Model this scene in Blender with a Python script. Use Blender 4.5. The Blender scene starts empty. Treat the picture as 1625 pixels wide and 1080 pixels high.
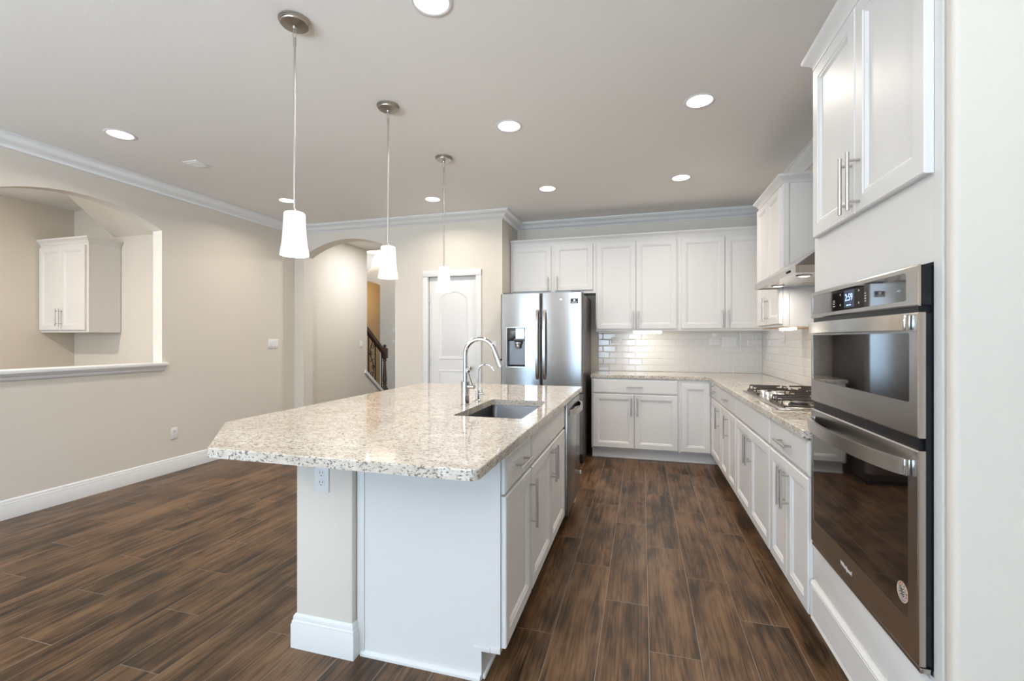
import bpy, bmesh, math, random
from mathutils import Vector, Matrix
random.seed(7)
S = bpy.context.scene
C = S.collection
R = math.radians

# ------------------------------------------------------------------ camera
cam_d = bpy.data.cameras.new('camera')
cam_d.sensor_width = 36.0
cam_d.lens = 721.9 * 36.0 / 1625.0
cam_d.shift_y = -2.2 / 1625.0
cam_d.clip_start = 0.02
cam = bpy.data.objects.new('camera', cam_d)
cam.location = (0, 0, 1.30)
cam.rotation_euler = (R(90), 0, R(15.93))
C.objects.link(cam)
S.camera = cam

# ------------------------------------------------------------------ world, view, daylight
w = bpy.data.worlds.new('sky'); S.world = w; w.use_nodes = True
bg = w.node_tree.nodes['Background']
bg.inputs[0].default_value = (0.62, 0.80, 1.0, 1); bg.inputs[1].default_value = 2.0
S.view_settings.view_transform = 'Standard'
S.view_settings.look = 'None'
S.view_settings.exposure = 0.20
S.view_settings.gamma = 1.0
S.view_settings.use_curve_mapping = False
S.cycles.sample_clamp_indirect = 4.0
S.cycles.caustics_reflective = False
S.cycles.caustics_refractive = False

DAY = (0.50, 0.74, 1.0)
WARM = (1.0, 0.90, 0.79)

def area(name, loc, rot, sx, sy, power, color, shape='RECTANGLE', spread=180):
    l = bpy.data.lights.new(name, 'AREA')
    l.shape = shape; l.size = sx
    if shape in ('RECTANGLE', 'ELLIPSE'): l.size_y = sy
    l.energy = power; l.color = color; l.spread = R(spread)
    o = bpy.data.objects.new(name, l); o.location = loc; o.rotation_euler = rot
    C.objects.link(o); return o

# daylight entering by the windows of the rear wall (behind the camera) and of the right wall
REAR = -3.2
WINS = [(-3.70, -2.65), (-1.35, -0.80), (-0.5, 0.1)]
for a, b in WINS:
    area('window_daylight', ((a + b) / 2, REAR - 0.02, 1.35), (R(90), 0, 0), b - a - 0.1, 1.9, 48 * (b - a), DAY)
    # added fill light aimed up from the windows to brighten the ceiling
    area('ceiling_fill', ((a + b) / 2, REAR - 0.01, 1.2), (R(160), 0, 0), b - a - 0.1, 1.2, 165 * (b - a), (0.89, 0.945, 1.0), spread=140)
area('window_daylight', (-5.45, REAR - 0.02, 1.5), (R(90), 0, 0), 1.0, 1.5, 75, (0.72, 0.86, 1.0))

# ------------------------------------------------------------------ materials
def mat(name, color, rough=0.5, metal=0.0, spec=0.5, emit=None, estr=0.0, aniso=0.0, coat=0.0):
    m = bpy.data.materials.new(name); m.use_nodes = True
    b = m.node_tree.nodes['Principled BSDF']
    b.inputs['Base Color'].default_value = (*color, 1)
    b.inputs['Roughness'].default_value = rough
    b.inputs['Metallic'].default_value = metal
    b.inputs['Specular IOR Level'].default_value = spec
    b.inputs['Coat Weight'].default_value = coat
    if aniso: b.inputs['Anisotropic'].default_value = aniso
    if emit:
        b.inputs['Emission Color'].default_value = (*emit, 1)
        b.inputs['Emission Strength'].default_value = estr
    return m

class NT:
    def __init__(s, m): s.m = m; s.t = m.node_tree; s.b = s.t.nodes['Principled BSDF']
    def n(s, k, **kw):
        x = s.t.nodes.new(k)
        for a, v in kw.items(): setattr(x, a, v)
        return x
    def l(s, a, b): s.t.links.new(a, b)
    def math(s, op, a, b=None, c=None):
        x = s.n('ShaderNodeMath', operation=op)
        for i, v in enumerate((a, b, c)):
            if v is None: continue
            if isinstance(v, (int, float)): x.inputs[i].default_value = v
            else: s.l(v, x.inputs[i])
        return x.outputs[0]
    def ramp(s, f, stops):
        x = s.n('ShaderNodeValToRGB'); s.l(f, x.inputs[0])
        e = x.color_ramp.elements
        while len(e) > 1: e.remove(e[0])
        e[0].position = stops[0][0]; e[0].color = (*stops[0][1], 1)
        for p, c in stops[1:]:
            k = e.new(p); k.color = (*c, 1)
        return x.outputs[0]
    def mix(s, f, a, b, mode='MIX'):
        x = s.n('ShaderNodeMix', data_type='RGBA', blend_type=mode)
        if isinstance(f, (int, float)): x.inputs[0].default_value = f
        else: s.l(f, x.inputs[0])
        for i, v in ((6, a), (7, b)):
            if isinstance(v, tuple): x.inputs[i].default_value = (*v, 1)
            else: s.l(v, x.inputs[i])
        return x.outputs[2]
    def noise(s, vec, scale, detail=2, rough=0.5, dim='3D'):
        x = s.n('ShaderNodeTexNoise'); x.inputs['Scale'].default_value = scale
        x.inputs['Detail'].default_value = detail; x.inputs['Roughness'].default_value = rough
        if vec is not None: s.l(vec, x.inputs['Vector'])
        return x.outputs['Fac']
    def bump(s, h, strength, dist=0.01):
        x = s.n('ShaderNodeBump'); x.inputs['Strength'].default_value = strength
        x.inputs['Distance'].default_value = dist; s.l(h, x.inputs['Height'])
        s.l(x.outputs[0], s.b.inputs['Normal']); return x

def wall_mat(name, col, bump=0.12):
    m = mat(name, col, 0.85, spec=0.25); k = NT(m)
    tc = k.n('ShaderNodeTexCoord')
    f = k.noise(tc.outputs['Object'], 95, 3, 0.6)
    f2 = k.noise(tc.outputs['Object'], 1.1, 2)
    c = k.mix(k.math('MULTIPLY', f2, 0.10), col, tuple(x * 0.86 for x in col))
    k.l(c, k.b.inputs['Base Color'])
    k.bump(f, bump, 0.006)
    return m

M = {}
M['wall'] = wall_mat('beige_wall_paint', (0.75, 0.70, 0.625))
M['ceiling'] = wall_mat('ceiling_paint', (0.88, 0.865, 0.84), 0.10)
M['foyer'] = wall_mat('tan_foyer_paint', (0.55, 0.43, 0.28))
M['trim'] = mat('white_trim_paint', (0.80, 0.80, 0.79), 0.42)
M['cabinet'] = mat('white_cabinet_paint', (0.78, 0.77, 0.755), 0.42)
M['plate'] = mat('white_plastic', (0.82, 0.82, 0.81), 0.35)
M['slot'] = mat('outlet_slot_black', (0.02, 0.02, 0.02), 0.5)
M['nickel'] = mat('brushed_nickel', (0.56, 0.53, 0.50), 0.30, 1.0)
M['canopy'] = mat('satin_nickel', (0.42, 0.39, 0.35), 0.36, 1.0)
M['chrome'] = mat('polished_chrome', (0.62, 0.63, 0.64), 0.07, 1.0)
M['knob_metal'] = mat('bright_knob_metal', (0.85, 0.85, 0.85), 0.22, 1.0)
M['black'] = mat('black_enamel', (0.008, 0.008, 0.009), 0.35, spec=0.3)
M['blackmatte'] = mat('black_plastic', (0.010, 0.010, 0.011), 0.6, spec=0.25)
M['glassblack'] = mat('black_oven_glass', (0.012, 0.009, 0.008), 0.03, spec=0.9, coat=1.0)
M['fridge_side'] = mat('grey_fridge_side', (0.13, 0.12, 0.12), 0.4, 0.6)
M['iron'] = mat('cast_iron', (0.075, 0.06, 0.05), 0.45, 0.2)
M['burner'] = mat('burner_cap', (0.05, 0.045, 0.04), 0.4, 0.4)
M['darkwood'] = mat('dark_stained_wood', (0.055, 0.028, 0.018), 0.35)
M['wrought'] = mat('wrought_iron', (0.022, 0.016, 0.013), 0.45, 0.5)
M['undercab'] = mat('raw_maple', (0.55, 0.38, 0.2), 0.5)
M['rubber'] = mat('grey_gasket', (0.25, 0.25, 0.26), 0.5)
M['lens'] = mat('lit_lens', (1, 1, 1), 0.4, emit=(1.0, 0.95, 0.86), estr=9.0)
M['cone'] = mat('can_baffle', (0.9, 0.9, 0.88), 0.35, emit=(1.0, 0.93, 0.82), estr=1.2)
M['led'] = mat('led_strip', (1, 1, 1), 0.4, emit=(1.0, 0.93, 0.80), estr=14.0)
M['shade'] = mat('lit_opal_glass', (0.55, 0.55, 0.54), 0.25, emit=(1.0, 0.975, 0.94), estr=0.50)
M['display'] = mat('lit_digits', (0.1, 0.2, 0.5), 0.3, emit=(0.45, 0.62, 1.0), estr=1.6)
M['screen'] = mat('display_glass', (0.04, 0.045, 0.07), 0.1, emit=(0.25, 0.3, 0.5), estr=0.12)
M['ink'] = mat('white_print', (0.75, 0.75, 0.75), 0.5)
M['red'] = mat('red_print', (0.35, 0.04, 0.05), 0.5)
M['navy'] = mat('navy_print', (0.02, 0.025, 0.08), 0.5)
M['tanlabel'] = mat('cream_sticker', (0.62, 0.52, 0.42), 0.5)
M['blue_film'] = mat('pale_blue_panel', (0.35, 0.5, 0.68), 0.12, 0.3)

def steel(name, col, rough=0.24, vertical=True):
    m = mat(name, col, rough, 1.0); k = NT(m)
    tc = k.n('ShaderNodeTexCoord'); mp = k.n('ShaderNodeMapping')
    mp.inputs['Scale'].default_value = (300, 300, 2) if vertical else (2, 2, 300)
    k.l(tc.outputs['Object'], mp.inputs[0])
    f = k.noise(mp.outputs[0], 3, 2)
    k.l(k.math('ADD', k.math('MULTIPLY', f, 0.05), rough - 0.025), k.b.inputs['Roughness'])
    if vertical:
        tg = k.n('ShaderNodeTangent', direction_type='RADIAL', axis='Z'); k.l(tg.outputs[0], k.b.inputs['Tangent'])
        k.b.inputs['Anisotropic'].default_value = 0.9; k.b.inputs['Anisotropic Rotation'].default_value = ANROT
    return m
ANROT = 0.25
M['steel'] = steel('stainless_steel', (0.30, 0.30, 0.30), 0.20, True)
M['steel_h'] = steel('stainless_steel_horizontal_grain', (0.55, 0.52, 0.485), 0.26, False)
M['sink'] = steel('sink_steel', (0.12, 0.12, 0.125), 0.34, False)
M['hoodsteel'] = steel('hood_steel', (0.52, 0.5, 0.48), 0.22, False)

def granite():
    m = mat('speckled_granite', (0.6, 0.55, 0.48), 0.06); k = NT(m)
    tc = k.n('ShaderNodeTexCoord'); v = tc.outputs['Object']
    mp = k.n('ShaderNodeMapping'); k.l(v, mp.inputs[0])
    mp.inputs['Scale'].default_value = (1.0, 1.7, 1.7)
    base = k.ramp(k.noise(v, 22, 4, 0.65), [(0.30, (0.54, 0.475, 0.40)), (0.5, (0.66, 0.605, 0.53)), (0.68, (0.75, 0.72, 0.67))])
    cloud = k.ramp(k.noise(v, 5, 2), [(0.35, (0.90, 0.88, 0.86)), (0.65, (1.0, 1.0, 1.0))])
    base = k.mix(1.0, base, cloud, 'MULTIPLY')
    fl = k.noise(mp.outputs[0], 82, 3, 0.62)
    f1 = k.ramp(fl, [(0.56, (0, 0, 0)), (0.60, (1, 1, 1))])
    c = k.mix(k.math('MULTIPLY', f1, 0.9), base, (0.135, 0.10, 0.085))
    vo = k.n('ShaderNodeTexVoronoi'); vo.inputs['Scale'].default_value = 68; k.l(mp.outputs[0], vo.inputs['Vector'])
    sp = k.ramp(vo.outputs['Distance'], [(0.16, (1, 1, 1)), (0.26, (0, 0, 0))])
    gate = k.ramp(k.noise(v, 16, 2), [(0.52, (0, 0, 0)), (0.58, (1, 1, 1))])
    c = k.mix(k.math('MULTIPLY', sp, gate), c, (0.10, 0.09, 0.10))
    wh = k.ramp(k.noise(v, 140, 2), [(0.62, (0, 0, 0)), (0.7, (1, 1, 1))])
    c = k.mix(k.math('MULTIPLY', wh, 0.5), c, (0.86, 0.84, 0.8))
    k.l(c, k.b.inputs['Base Color'])
    return m
M['granite'] = granite()

def subway(name, axes):
    m = mat(name, (0.76, 0.745, 0.72), 0.09); k = NT(m)
    tc = k.n('ShaderNodeTexCoord'); sx = k.n('ShaderNodeSeparateXYZ'); k.l(tc.outputs['Object'], sx.inputs[0])
    cb = k.n('ShaderNodeCombineXYZ')
    k.l(sx.outputs[axes[0]], cb.inputs[0]); k.l(k.math('SUBTRACT', sx.outputs['Z'], 0.914), cb.inputs[1])
    def brick(ms, sm):
        br = k.n('ShaderNodeTexBrick'); br.offset = 0.5; br.squash = 1.0
        br.inputs['Scale'].default_value = 1.0; br.inputs['Brick Width'].default_value = 0.1524
        br.inputs['Row Height'].default_value = 0.0762; br.inputs['Mortar Size'].default_value = ms
        br.inputs['Mortar Smooth'].default_value = sm; br.inputs['Bias'].default_value = 0
        k.l(cb.outputs[0], br.inputs['Vector']); return br.outputs['Fac']
    g = brick(0.0014, 0.1)
    h = brick(0.010, 1.0)
    k.l(k.mix(g, (0.77, 0.755, 0.73), (0.69, 0.66, 0.62)), k.b.inputs['Base Color'])
    k.l(k.math('ADD', k.math('MULTIPLY', g, 0.5), 0.08), k.b.inputs['Roughness'])
    inv = k.math('SUBTRACT', 1.0, h)
    k.bump(inv, 0.4, 0.004)
    return m
M['tile_x'] = subway('subway_tile', 'X')
M['tile_y'] = subway('subway_tile_side', 'Y')

def floor_mat():
    m = mat('wood_look_plank_tile', (0.2, 0.14, 0.1), 0.34, spec=0.35); k = NT(m)
    tc = k.n('ShaderNodeTexCoord'); sx = k.n('ShaderNodeSeparateXYZ'); k.l(tc.outputs['Object'], sx.inputs[0])
    X, Y = sx.outputs['X'], sx.outputs['Y']
    W, Ln = 0.2035, 1.0
    u = k.math('DIVIDE', k.math('SUBTRACT', X, 0.029), W)
    row = k.math('FLOOR', u); fu = k.math('FRACT', u)
    v = k.math('DIVIDE', k.math('ADD', k.math('SUBTRACT', Y, 1.98), k.math('MULTIPLY', row, 0.334)), Ln)
    col = k.math('FLOOR', v); fv = k.math('FRACT', v)
    du = k.math('MULTIPLY', k.math('MINIMUM', fu, k.math('SUBTRACT', 1.0, fu)), W)
    dv = k.math('MULTIPLY', k.math('MINIMUM', fv, k.math('SUBTRACT', 1.0, fv)), Ln)
    d = k.math('MINIMUM', du, dv)
    grout = k.math('LESS_THAN', d, 0.0014)
    cb = k.n('ShaderNodeCombineXYZ'); k.l(row, cb.inputs[0]); k.l(col, cb.inputs[1])
    wn = k.n('ShaderNodeTexWhiteNoise', noise_dimensions='2D'); k.l(cb.outputs[0], wn.inputs['Vector'])
    rnd = wn.outputs['Value']
    def vec(ax, ay, zs):
        q = k.n('ShaderNodeCombineXYZ')
        k.l(k.math('ADD', k.math('MULTIPLY', X, ax), k.math('MULTIPLY', rnd, 37.0)), q.inputs[0])
        k.l(k.math('ADD', k.math('MULTIPLY', Y, ay), k.math('MULTIPLY', rnd, 91.0)), q.inputs[1])
        k.l(k.math('MULTIPLY', rnd, zs), q.inputs[2]); return q.outputs[0]
    big = k.noise(vec(9.0, 0.75, 10), 1.0, 1.5, 0.35)
    rings = k.math('SINE', k.math('MULTIPLY', big, 120.0))
    fine = k.noise(vec(130, 5, 7), 1.0, 3, 0.65)
    streak = k.noise(vec(34, 1.5, 5), 1.0, 3, 0.6)
    blotch = k.noise(vec(7, 2.6, 3), 1.0, 3, 0.6)
    t = k.math('ADD', k.math('MULTIPLY', streak, 0.40), k.math('MULTIPLY', blotch, 0.50))
    t = k.math('ADD', t, k.math('MULTIPLY', rings, 0.024))
    t = k.math('ADD', t, k.math('MULTIPLY', k.math('SUBTRACT', fine, 0.5), 0.30))
    t = k.math('ADD', t, k.math('MULTIPLY', k.math('SUBTRACT', rnd, 0.5), 0.05))
    c = k.ramp(t, [(0.30, (0.018, 0.008, 0.003)), (0.38, (0.044, 0.023, 0.010)), (0.46, (0.104, 0.054, 0.024)), (0.58, (0.182, 0.103, 0.050))])
    c = k.mix(grout, c, (0.22, 0.18, 0.15))
    k.l(c, k.b.inputs['Base Color'])
    k.l(k.math('ADD', 0.27, k.math('MULTIPLY', fine, 0.18)), k.b.inputs['Roughness'])
    hgt = k.math('SUBTRACT', k.math('MULTIPLY', fine, 0.25), grout)
    k.bump(hgt, 0.25, 0.0012)
    return m
M['floor'] = floor_mat()

# ------------------------------------------------------------------ mesh helpers
class MB:
    def __init__(s): s.bm = bmesh.new()
    def box(s, x0, x1, y0, y1, z0, z1, b=0.0, seg=2):
        g = bmesh.ops.create_cube(s.bm, size=1.0)
        vs = g['verts']
        for v in vs:
            v.co = Vector((x0 + (v.co.x + .5) * (x1 - x0), y0 + (v.co.y + .5) * (y1 - y0), z0 + (v.co.z + .5) * (z1 - z0)))
        if b > 0:
            es = list({e for v in vs for e in v.link_edges})
            bmesh.ops.bevel(s.bm, geom=es, offset=b, segments=seg, affect='EDGES', profile=0.5)
        return s
    def prism(s, poly, axis, a0, a1):
        """poly: 2D points in the plane normal to axis (x: (y,z), y: (x,z), z: (x,y))."""
        def P(p, a):
            return {'x': (a, p[0], p[1]), 'y': (p[0], a, p[1]), 'z': (p[0], p[1], a)}[axis]
        A = [s.bm.verts.new(P(p, a0)) for p in poly]; B = [s.bm.verts.new(P(p, a1)) for p in poly]
        n = len(poly)
        fs = [s.bm.faces.new(A), s.bm.faces.new(B[::-1])]
        for i in range(n):
            fs.append(s.bm.faces.new((A[i], B[i], B[(i + 1) % n], A[(i + 1) % n])))
        return s
    def cyl(s, p0, p1, r, r1=None, seg=20, cap=True):
        p0, p1 = Vector(p0), Vector(p1); d = p1 - p0
        q = d.to_track_quat('Z', 'Y').to_matrix().to_4x4()
        m = Matrix.Translation((p0 + p1) / 2) @ q
        bmesh.ops.create_cone(s.bm, cap_ends=cap, segments=seg, radius1=r, radius2=r if r1 is None else r1, depth=d.length, matrix=m)
        return s
    def sphere(s, c, r, sc=(1, 1, 1), seg=20):
        m = Matrix.Translation(c) @ Matrix.Diagonal((*sc, 1))
        bmesh.ops.create_uvsphere(s.bm, u_segments=seg, v_segments=seg // 2, radius=r, matrix=m); return s
    def lathe(s, prof, c=(0, 0, 0), seg=40, close=False):
        rings = []
        for r, z in prof:
            if r < 1e-6: rings.append([s.bm.verts.new((c[0], c[1], c[2] + z))])
            else: rings.append([s.bm.verts.new((c[0] + r * math.cos(2 * math.pi * i / seg), c[1] + r * math.sin(2 * math.pi * i / seg), c[2] + z)) for i in range(seg)])
        pairs = list(zip(rings, rings[1:]))
        if close: pairs.append((rings[-1], rings[0]))
        for a, b in pairs:
            for i in range(seg):
                j = (i + 1) % seg
                if len(a) == 1 and len(b) == 1: continue
                if len(a) == 1: s.bm.faces.new((a[0], b[j], b[i]))
                elif len(b) == 1: s.bm.faces.new((a[i], a[j], b[0]))
                else: s.bm.faces.new((a[i], a[j], b[j], b[i]))
        return s
    def tube(s, pts, r, seg=14, cap=True, sq=None):
        """round tube (or rectangular section sq=(w,h)) along a polyline"""
        pts = [Vector(p) for p in pts]; n = len(pts); rings = []
        rr = r if isinstance(r, (list, tuple)) else [r] * n
        up = None
        for i, p in enumerate(pts):
            t = (pts[min(i + 1, n - 1)] - pts[max(i - 1, 0)]).normalized()
            if up is None:
                up = Vector((0, 0, 1)) if abs(t.z) < 0.9 else Vector((0, 1, 0))
            a = t.cross(up).normalized(); b = a.cross(t).normalized(); up = b
            if sq: ring = [p + a * x * sq[0] / 2 + b * y * sq[1] / 2 for x, y in ((-1, -1), (1, -1), (1, 1), (-1, 1))]
            else: ring = [p + (a * math.cos(2 * math.pi * k / seg) + b * math.sin(2 * math.pi * k / seg)) * rr[i] for k in range(seg)]
            rings.append([s.bm.verts.new(v) for v in ring])
        m = len(rings[0])
        for a, b in zip(rings, rings[1:]):
            for i in range(m):
                j = (i + 1) % m; s.bm.faces.new((a[i], a[j], b[j], b[i]))
        if cap: s.bm.faces.new(rings[0][::-1]); s.bm.faces.new(rings[-1])
        return s
    def sweep(s, path, prof, z0=0.0, closed=False):
        """profile (offset to the right of the path, z) swept along an XY path with mitred corners"""
        P = [Vector(p) for p in path]; n = len(P); rings = []
        def nr(a, b):
            d = (b - a).normalized(); return Vector((d.y, -d.x))
        for i in range(n):
            if closed: n1, n2 = nr(P[i - 1], P[i]), nr(P[i], P[(i + 1) % n])
            else:
                n1 = nr(P[max(i - 1, 0)], P[max(i, 1)]) if i > 0 else nr(P[0], P[1])
                n2 = nr(P[i], P[i + 1]) if i < n - 1 else n1
            m = (n1 + n2); m = m / m.dot(n1) if m.length > 1e-6 else n1
            rings.append([s.bm.verts.new((P[i].x + m.x * o, P[i].y + m.y * o, z0 + z)) for o, z in prof])
        k = len(prof)
        pr = list(zip(rings, rings[1:]))
        if closed: pr.append((rings[-1], rings[0]))
        for a, b in pr:
            for i in range(k):
                j = (i + 1) % k; s.bm.faces.new((a[i], b[i], b[j], a[j]))
        if not closed: s.bm.faces.new(rings[0]); s.bm.faces.new(rings[-1][::-1])
        return s
    def panel(s, x0, x1, z0, z1, rings, y=0.0):
        """front panel facing -y: rings of (inset, y offset) with a flat centre"""
        prev = None
        for ins, yy in rings:
            r = [s.bm.verts.new(p) for p in ((x0 + ins, y + yy, z0 + ins), (x1 - ins, y + yy, z0 + ins), (x1 - ins, y + yy, z1 - ins), (x0 + ins, y + yy, z1 - ins))]
            if prev is None: s.bm.faces.new(r[::-1])
            else:
                for i in range(4):
                    j = (i + 1) % 4; s.bm.faces.new((prev[i], prev[j], r[j], r[i]))
            prev = r
        s.bm.faces.new(prev); return s
    def loops_fill(s, loops, z):
        """planar face with holes"""
        es = []
        for lp in loops:
            vs = [s.bm.verts.new((p[0], p[1], z)) for p in lp]
            es += [s.bm.edges.new((vs[i], vs[(i + 1) % len(vs)])) for i in range(len(vs))]
        return bmesh.ops.triangle_fill(s.bm, use_beauty=True, edges=es, normal=(0, 0, 1))
    def build(s, name, m, parent=None, ang=35, loc=None, smooth=True, weld=False):
        if weld: bmesh.ops.remove_doubles(s.bm, verts=s.bm.verts, dist=1e-5)
        bmesh.ops.recalc_face_normals(s.bm, faces=s.bm.faces)
        me = bpy.data.meshes.new(name); s.bm.to_mesh(me); s.bm.free()
        me.materials.append(M[m] if isinstance(m, str) else m)
        if smooth:
            for p in me.polygons: p.use_smooth = True
            me.set_sharp_from_angle(angle=R(ang))
        o = bpy.data.objects.new(name, me); C.objects.link(o)
        if parent: o.parent = parent
        if loc: o.location = loc
        return o

def tag(o, label, cat, group=None, kind=None):
    o['label'] = label; o['category'] = cat
    if group: o['group'] = group
    if kind: o['kind'] = kind
    return o
def thing(name, label, cat, loc=(0, 0, 0), rotz=0, group=None):
    o = bpy.data.objects.new(name, None); C.objects.link(o)
    o.empty_display_size = 0.05
    o.location = loc; o.rotation_euler = (0, 0, R(rotz))
    return tag(o, label, cat, group)
def struct(o, label=None, cat=None):
    o['kind'] = 'structure'
    if label: o['label'] = label
    if cat: o['category'] = cat
    return o
def kids(o): return [c for c in bpy.data.objects if c.parent == o]
def copy_tree(o, parent=None):
    c = o.copy(); C.objects.link(c); c.parent = parent
    for ch in kids(o): copy_tree(ch, c)
    return c
def dup(o, loc, label, rotz=None):
    c = copy_tree(o); c.location = loc; c['label'] = label
    if rotz is not None: c.rotation_euler = (0, 0, R(rotz))
    return c
def text_part(name, txt, size, m, parent, loc, rot=(90, 0, 0), ext=0.0004, spacing=1.0):
    cu = bpy.data.curves.new(name, 'FONT'); cu.body = txt; cu.size = size
    cu.align_x = 'CENTER'; cu.align_y = 'CENTER'; cu.extrude = ext; cu.space_character = spacing
    t = bpy.data.objects.new(name, cu); C.objects.link(t)
    bpy.context.view_layer.update()
    dg = bpy.context.evaluated_depsgraph_get()
    me = bpy.data.meshes.new_from_object(t.evaluated_get(dg))
    bpy.data.objects.remove(t); bpy.data.curves.remove(cu)
    me.materials.clear(); me.materials.append(M[m]); me.name = name
    o = bpy.data.objects.new(name, me); C.objects.link(o)
    o.parent = parent; o.location = loc; o.rotation_euler = tuple(R(a) for a in rot)
    return o

# ------------------------------------------------------------------ key dimensions
H = 2.78
XL, XR = -4.42, 1.30            # left wall, kitchen right wall
YN, YB = 5.0, 5.66              # nook wall, kitchen back wall
XN = -1.544                     # where the nook wall steps back
CT = 0.914

# ------------------------------------------------------------------ room shell
def arch_pts(c, half, spring, rise, n=28):
    rad = (half * half + rise * rise) / (2 * rise); cz = spring + rise - rad
    a0 = math.asin(half / rad)
    return [(c + rad * math.sin(t), cz + rad * math.cos(t)) for t in [a0 - 2 * a0 * i / n for i in range(n + 1)]]

b = MB(); b.box(-9.0, 2.4, REAR - 0.15, 11.0, -0.05, 0.0)
struct(b.build('floor', 'floor', smooth=False), 'brown wood-look plank tile floor', 'floor')

CANS = [(-0.888, 1.82), (-0.888, 3.036), (-0.893, 4.40), (0.345, 3.04), (0.345, 4.44),
        (-2.13, 4.40), (-3.63, 2.387), (-3.645, 4.013)]
CR = 0.078
b = MB()
loops = [[(-4.6, REAR), (2.3, REAR), (2.3, 6.66), (-4.6, 6.66)]]
for x, y in CANS:
    loops.append([(x + CR * math.cos(t * math.pi / 16), y + CR * math.sin(t * math.pi / 16)) for t in range(32)])
b.loops_fill(loops, H)
ce = struct(b.build('ceiling', 'ceiling', smooth=False), 'flat pale ceiling with recessed lights', 'ceiling')
b = MB(); b.box(-9.0, -4.56, REAR, 5.0, H, H + 0.05)
struct(b.build('ceiling_side_room', 'ceiling', smooth=False))
b = MB(); b.box(-9.0, 2.3, 6.66, 11.0, 3.16, 3.2); b.box(-4.4, 2.3, 6.62, 6.66, H, 3.16)
struct(b.build('ceiling_foyer', 'ceiling', smooth=False))

# left wall with arched pass-through (Y 2.01-3.27)
ap = arch_pts(2.64, 0.63, 2.337, 0.152)       # from right spring to left spring
TL = 0.115
b = MB()
b.box(XL - TL, XL, REAR, 2.01, 0, H); b.box(XL - TL, XL, 3.27, YN, 0, H); b.box(XL - TL, XL, 2.01, 3.27, 0, 1.045)
b.prism([(3.27, H)] + ap + [(2.01, H)], 'x', XL - TL, XL)
struct(b.build('wall_left', 'wall', ang=20, weld=True))
# sill and apron of the pass-through
sill = MB()
sill.box(XL - TL - 0.03, XL + 0.045, 1.97, 3.305, 1.045, 1.075, 0.006)
sill.prism([(XL, 1.045), (XL + 0.034, 1.045), (XL + 0.030, 1.032), (XL + 0.018, 1.022), (XL + 0.016, 1.006), (XL + 0.008, 0.995), (XL, 0.992)], 'y', 1.985, 3.29)
struct(sill.build('trim_1', 'trim'))

# nook wall with arched hall opening and pantry door opening
ah = arch_pts(-3.601, 0.674, 2.385, 0.192)
TN = 0.17
DX0, DX1, DZ = -2.475, -1.865, 2.045       # pantry door opening
b = MB()
b.box(XL - TL, -4.275, YN, YN + TN, 0, H); b.box(-2.927, DX0, YN, YN + TN, 0, H); b.box(DX1, XN, YN, YN + TN, 0, H)
b.box(DX0, DX1, YN, YN + TN, DZ, H)
b.prism([(-2.927, H)] + ah + [(-4.275, H)], 'y', YN, YN + TN)
struct(b.build('wall_nook', 'wall', ang=20, weld=True))
b = MB(); b.box(XN - 0.12, XN, YN + TN, YB + 0.12, 0, H); struct(b.build('wall_alcove', 'wall'))
b = MB(); b.box(XN, XR + 0.12, YB, YB + 0.12, 0, H); struct(b.build('wall_back', 'wall'))
b = MB(); b.box(XR, XR + 0.12, 1.345, YB, 0, H); struct(b.build('wall_right', 'wall'))
# end wall that closes off the oven cabinet, facing the camera
b = MB(); b.box(0.70, 2.3, 1.302, 1.343, 0, H, 0.014, 4); struct(b.build('wall_front_right', 'wall'))
b = MB(); b.box(2.3, 2.42, REAR, 1.343, 0, H); struct(b.build('wall_side_right', 'wall'))
# rear wall with windows, behind the camera
b = MB()
xs = [-4.54] + [v for a in WINS for v in a] + [2.42]
for i in range(0, len(xs), 2): b.box(xs[i], xs[i + 1], REAR - 0.15, REAR, 0, H)
for a, c in WINS: b.box(a, c, REAR - 0.15, REAR, 0, 0.35); b.box(a, c, REAR - 0.15, REAR, 2.35, H)
struct(b.build('wall_rear', 'wall'))
for i, (a, c) in enumerate(WINS):
    f = MB()
    for z0, z1 in ((0.35, 0.41), (1.33, 1.37), (2.29, 2.35)): f.box(a, c, REAR - 0.10, REAR - 0.05, z0, z1)
    for x0 in (a, (a + c) / 2 - 0.02, c - 0.05): f.box(x0, x0 + (0.04 if x0 not in (a, c - 0.05) else 0.05), REAR - 0.0995, REAR - 0.0505, 0.41, 2.29)
    struct(f.build('window_%d' % (i + 1), 'trim'))

# side room seen through the pass-through
b = MB(); b.box(-6.45, -6.33, REAR, 3.68, 0, H); struct(b.build('wall_side_room_left', 'wall'))
b = MB(); b.box(-6.45, XL - TL, 3.68, 3.80, 0, H); struct(b.build('wall_side_room_back', 'wall'))
b = MB(); b.prism([(3.68, 2.438), (3.68, H), (3.25, H)], 'x', -5.69, XL - TL); struct(b.build('wall_stair_soffit', 'wall', smooth=False))
b = MB()
b.box(-6.45, -6.05, REAR - 0.15, REAR, 0, H); b.box(-4.85, -4.54, REAR - 0.15, REAR, 0, H)
b.box(-6.05, -4.85, REAR - 0.15, REAR, 0, 0.6); b.box(-6.05, -4.85, REAR - 0.15, REAR, 2.35, H)
struct(b.build('wall_side_room_rear', 'wall'))

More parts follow.
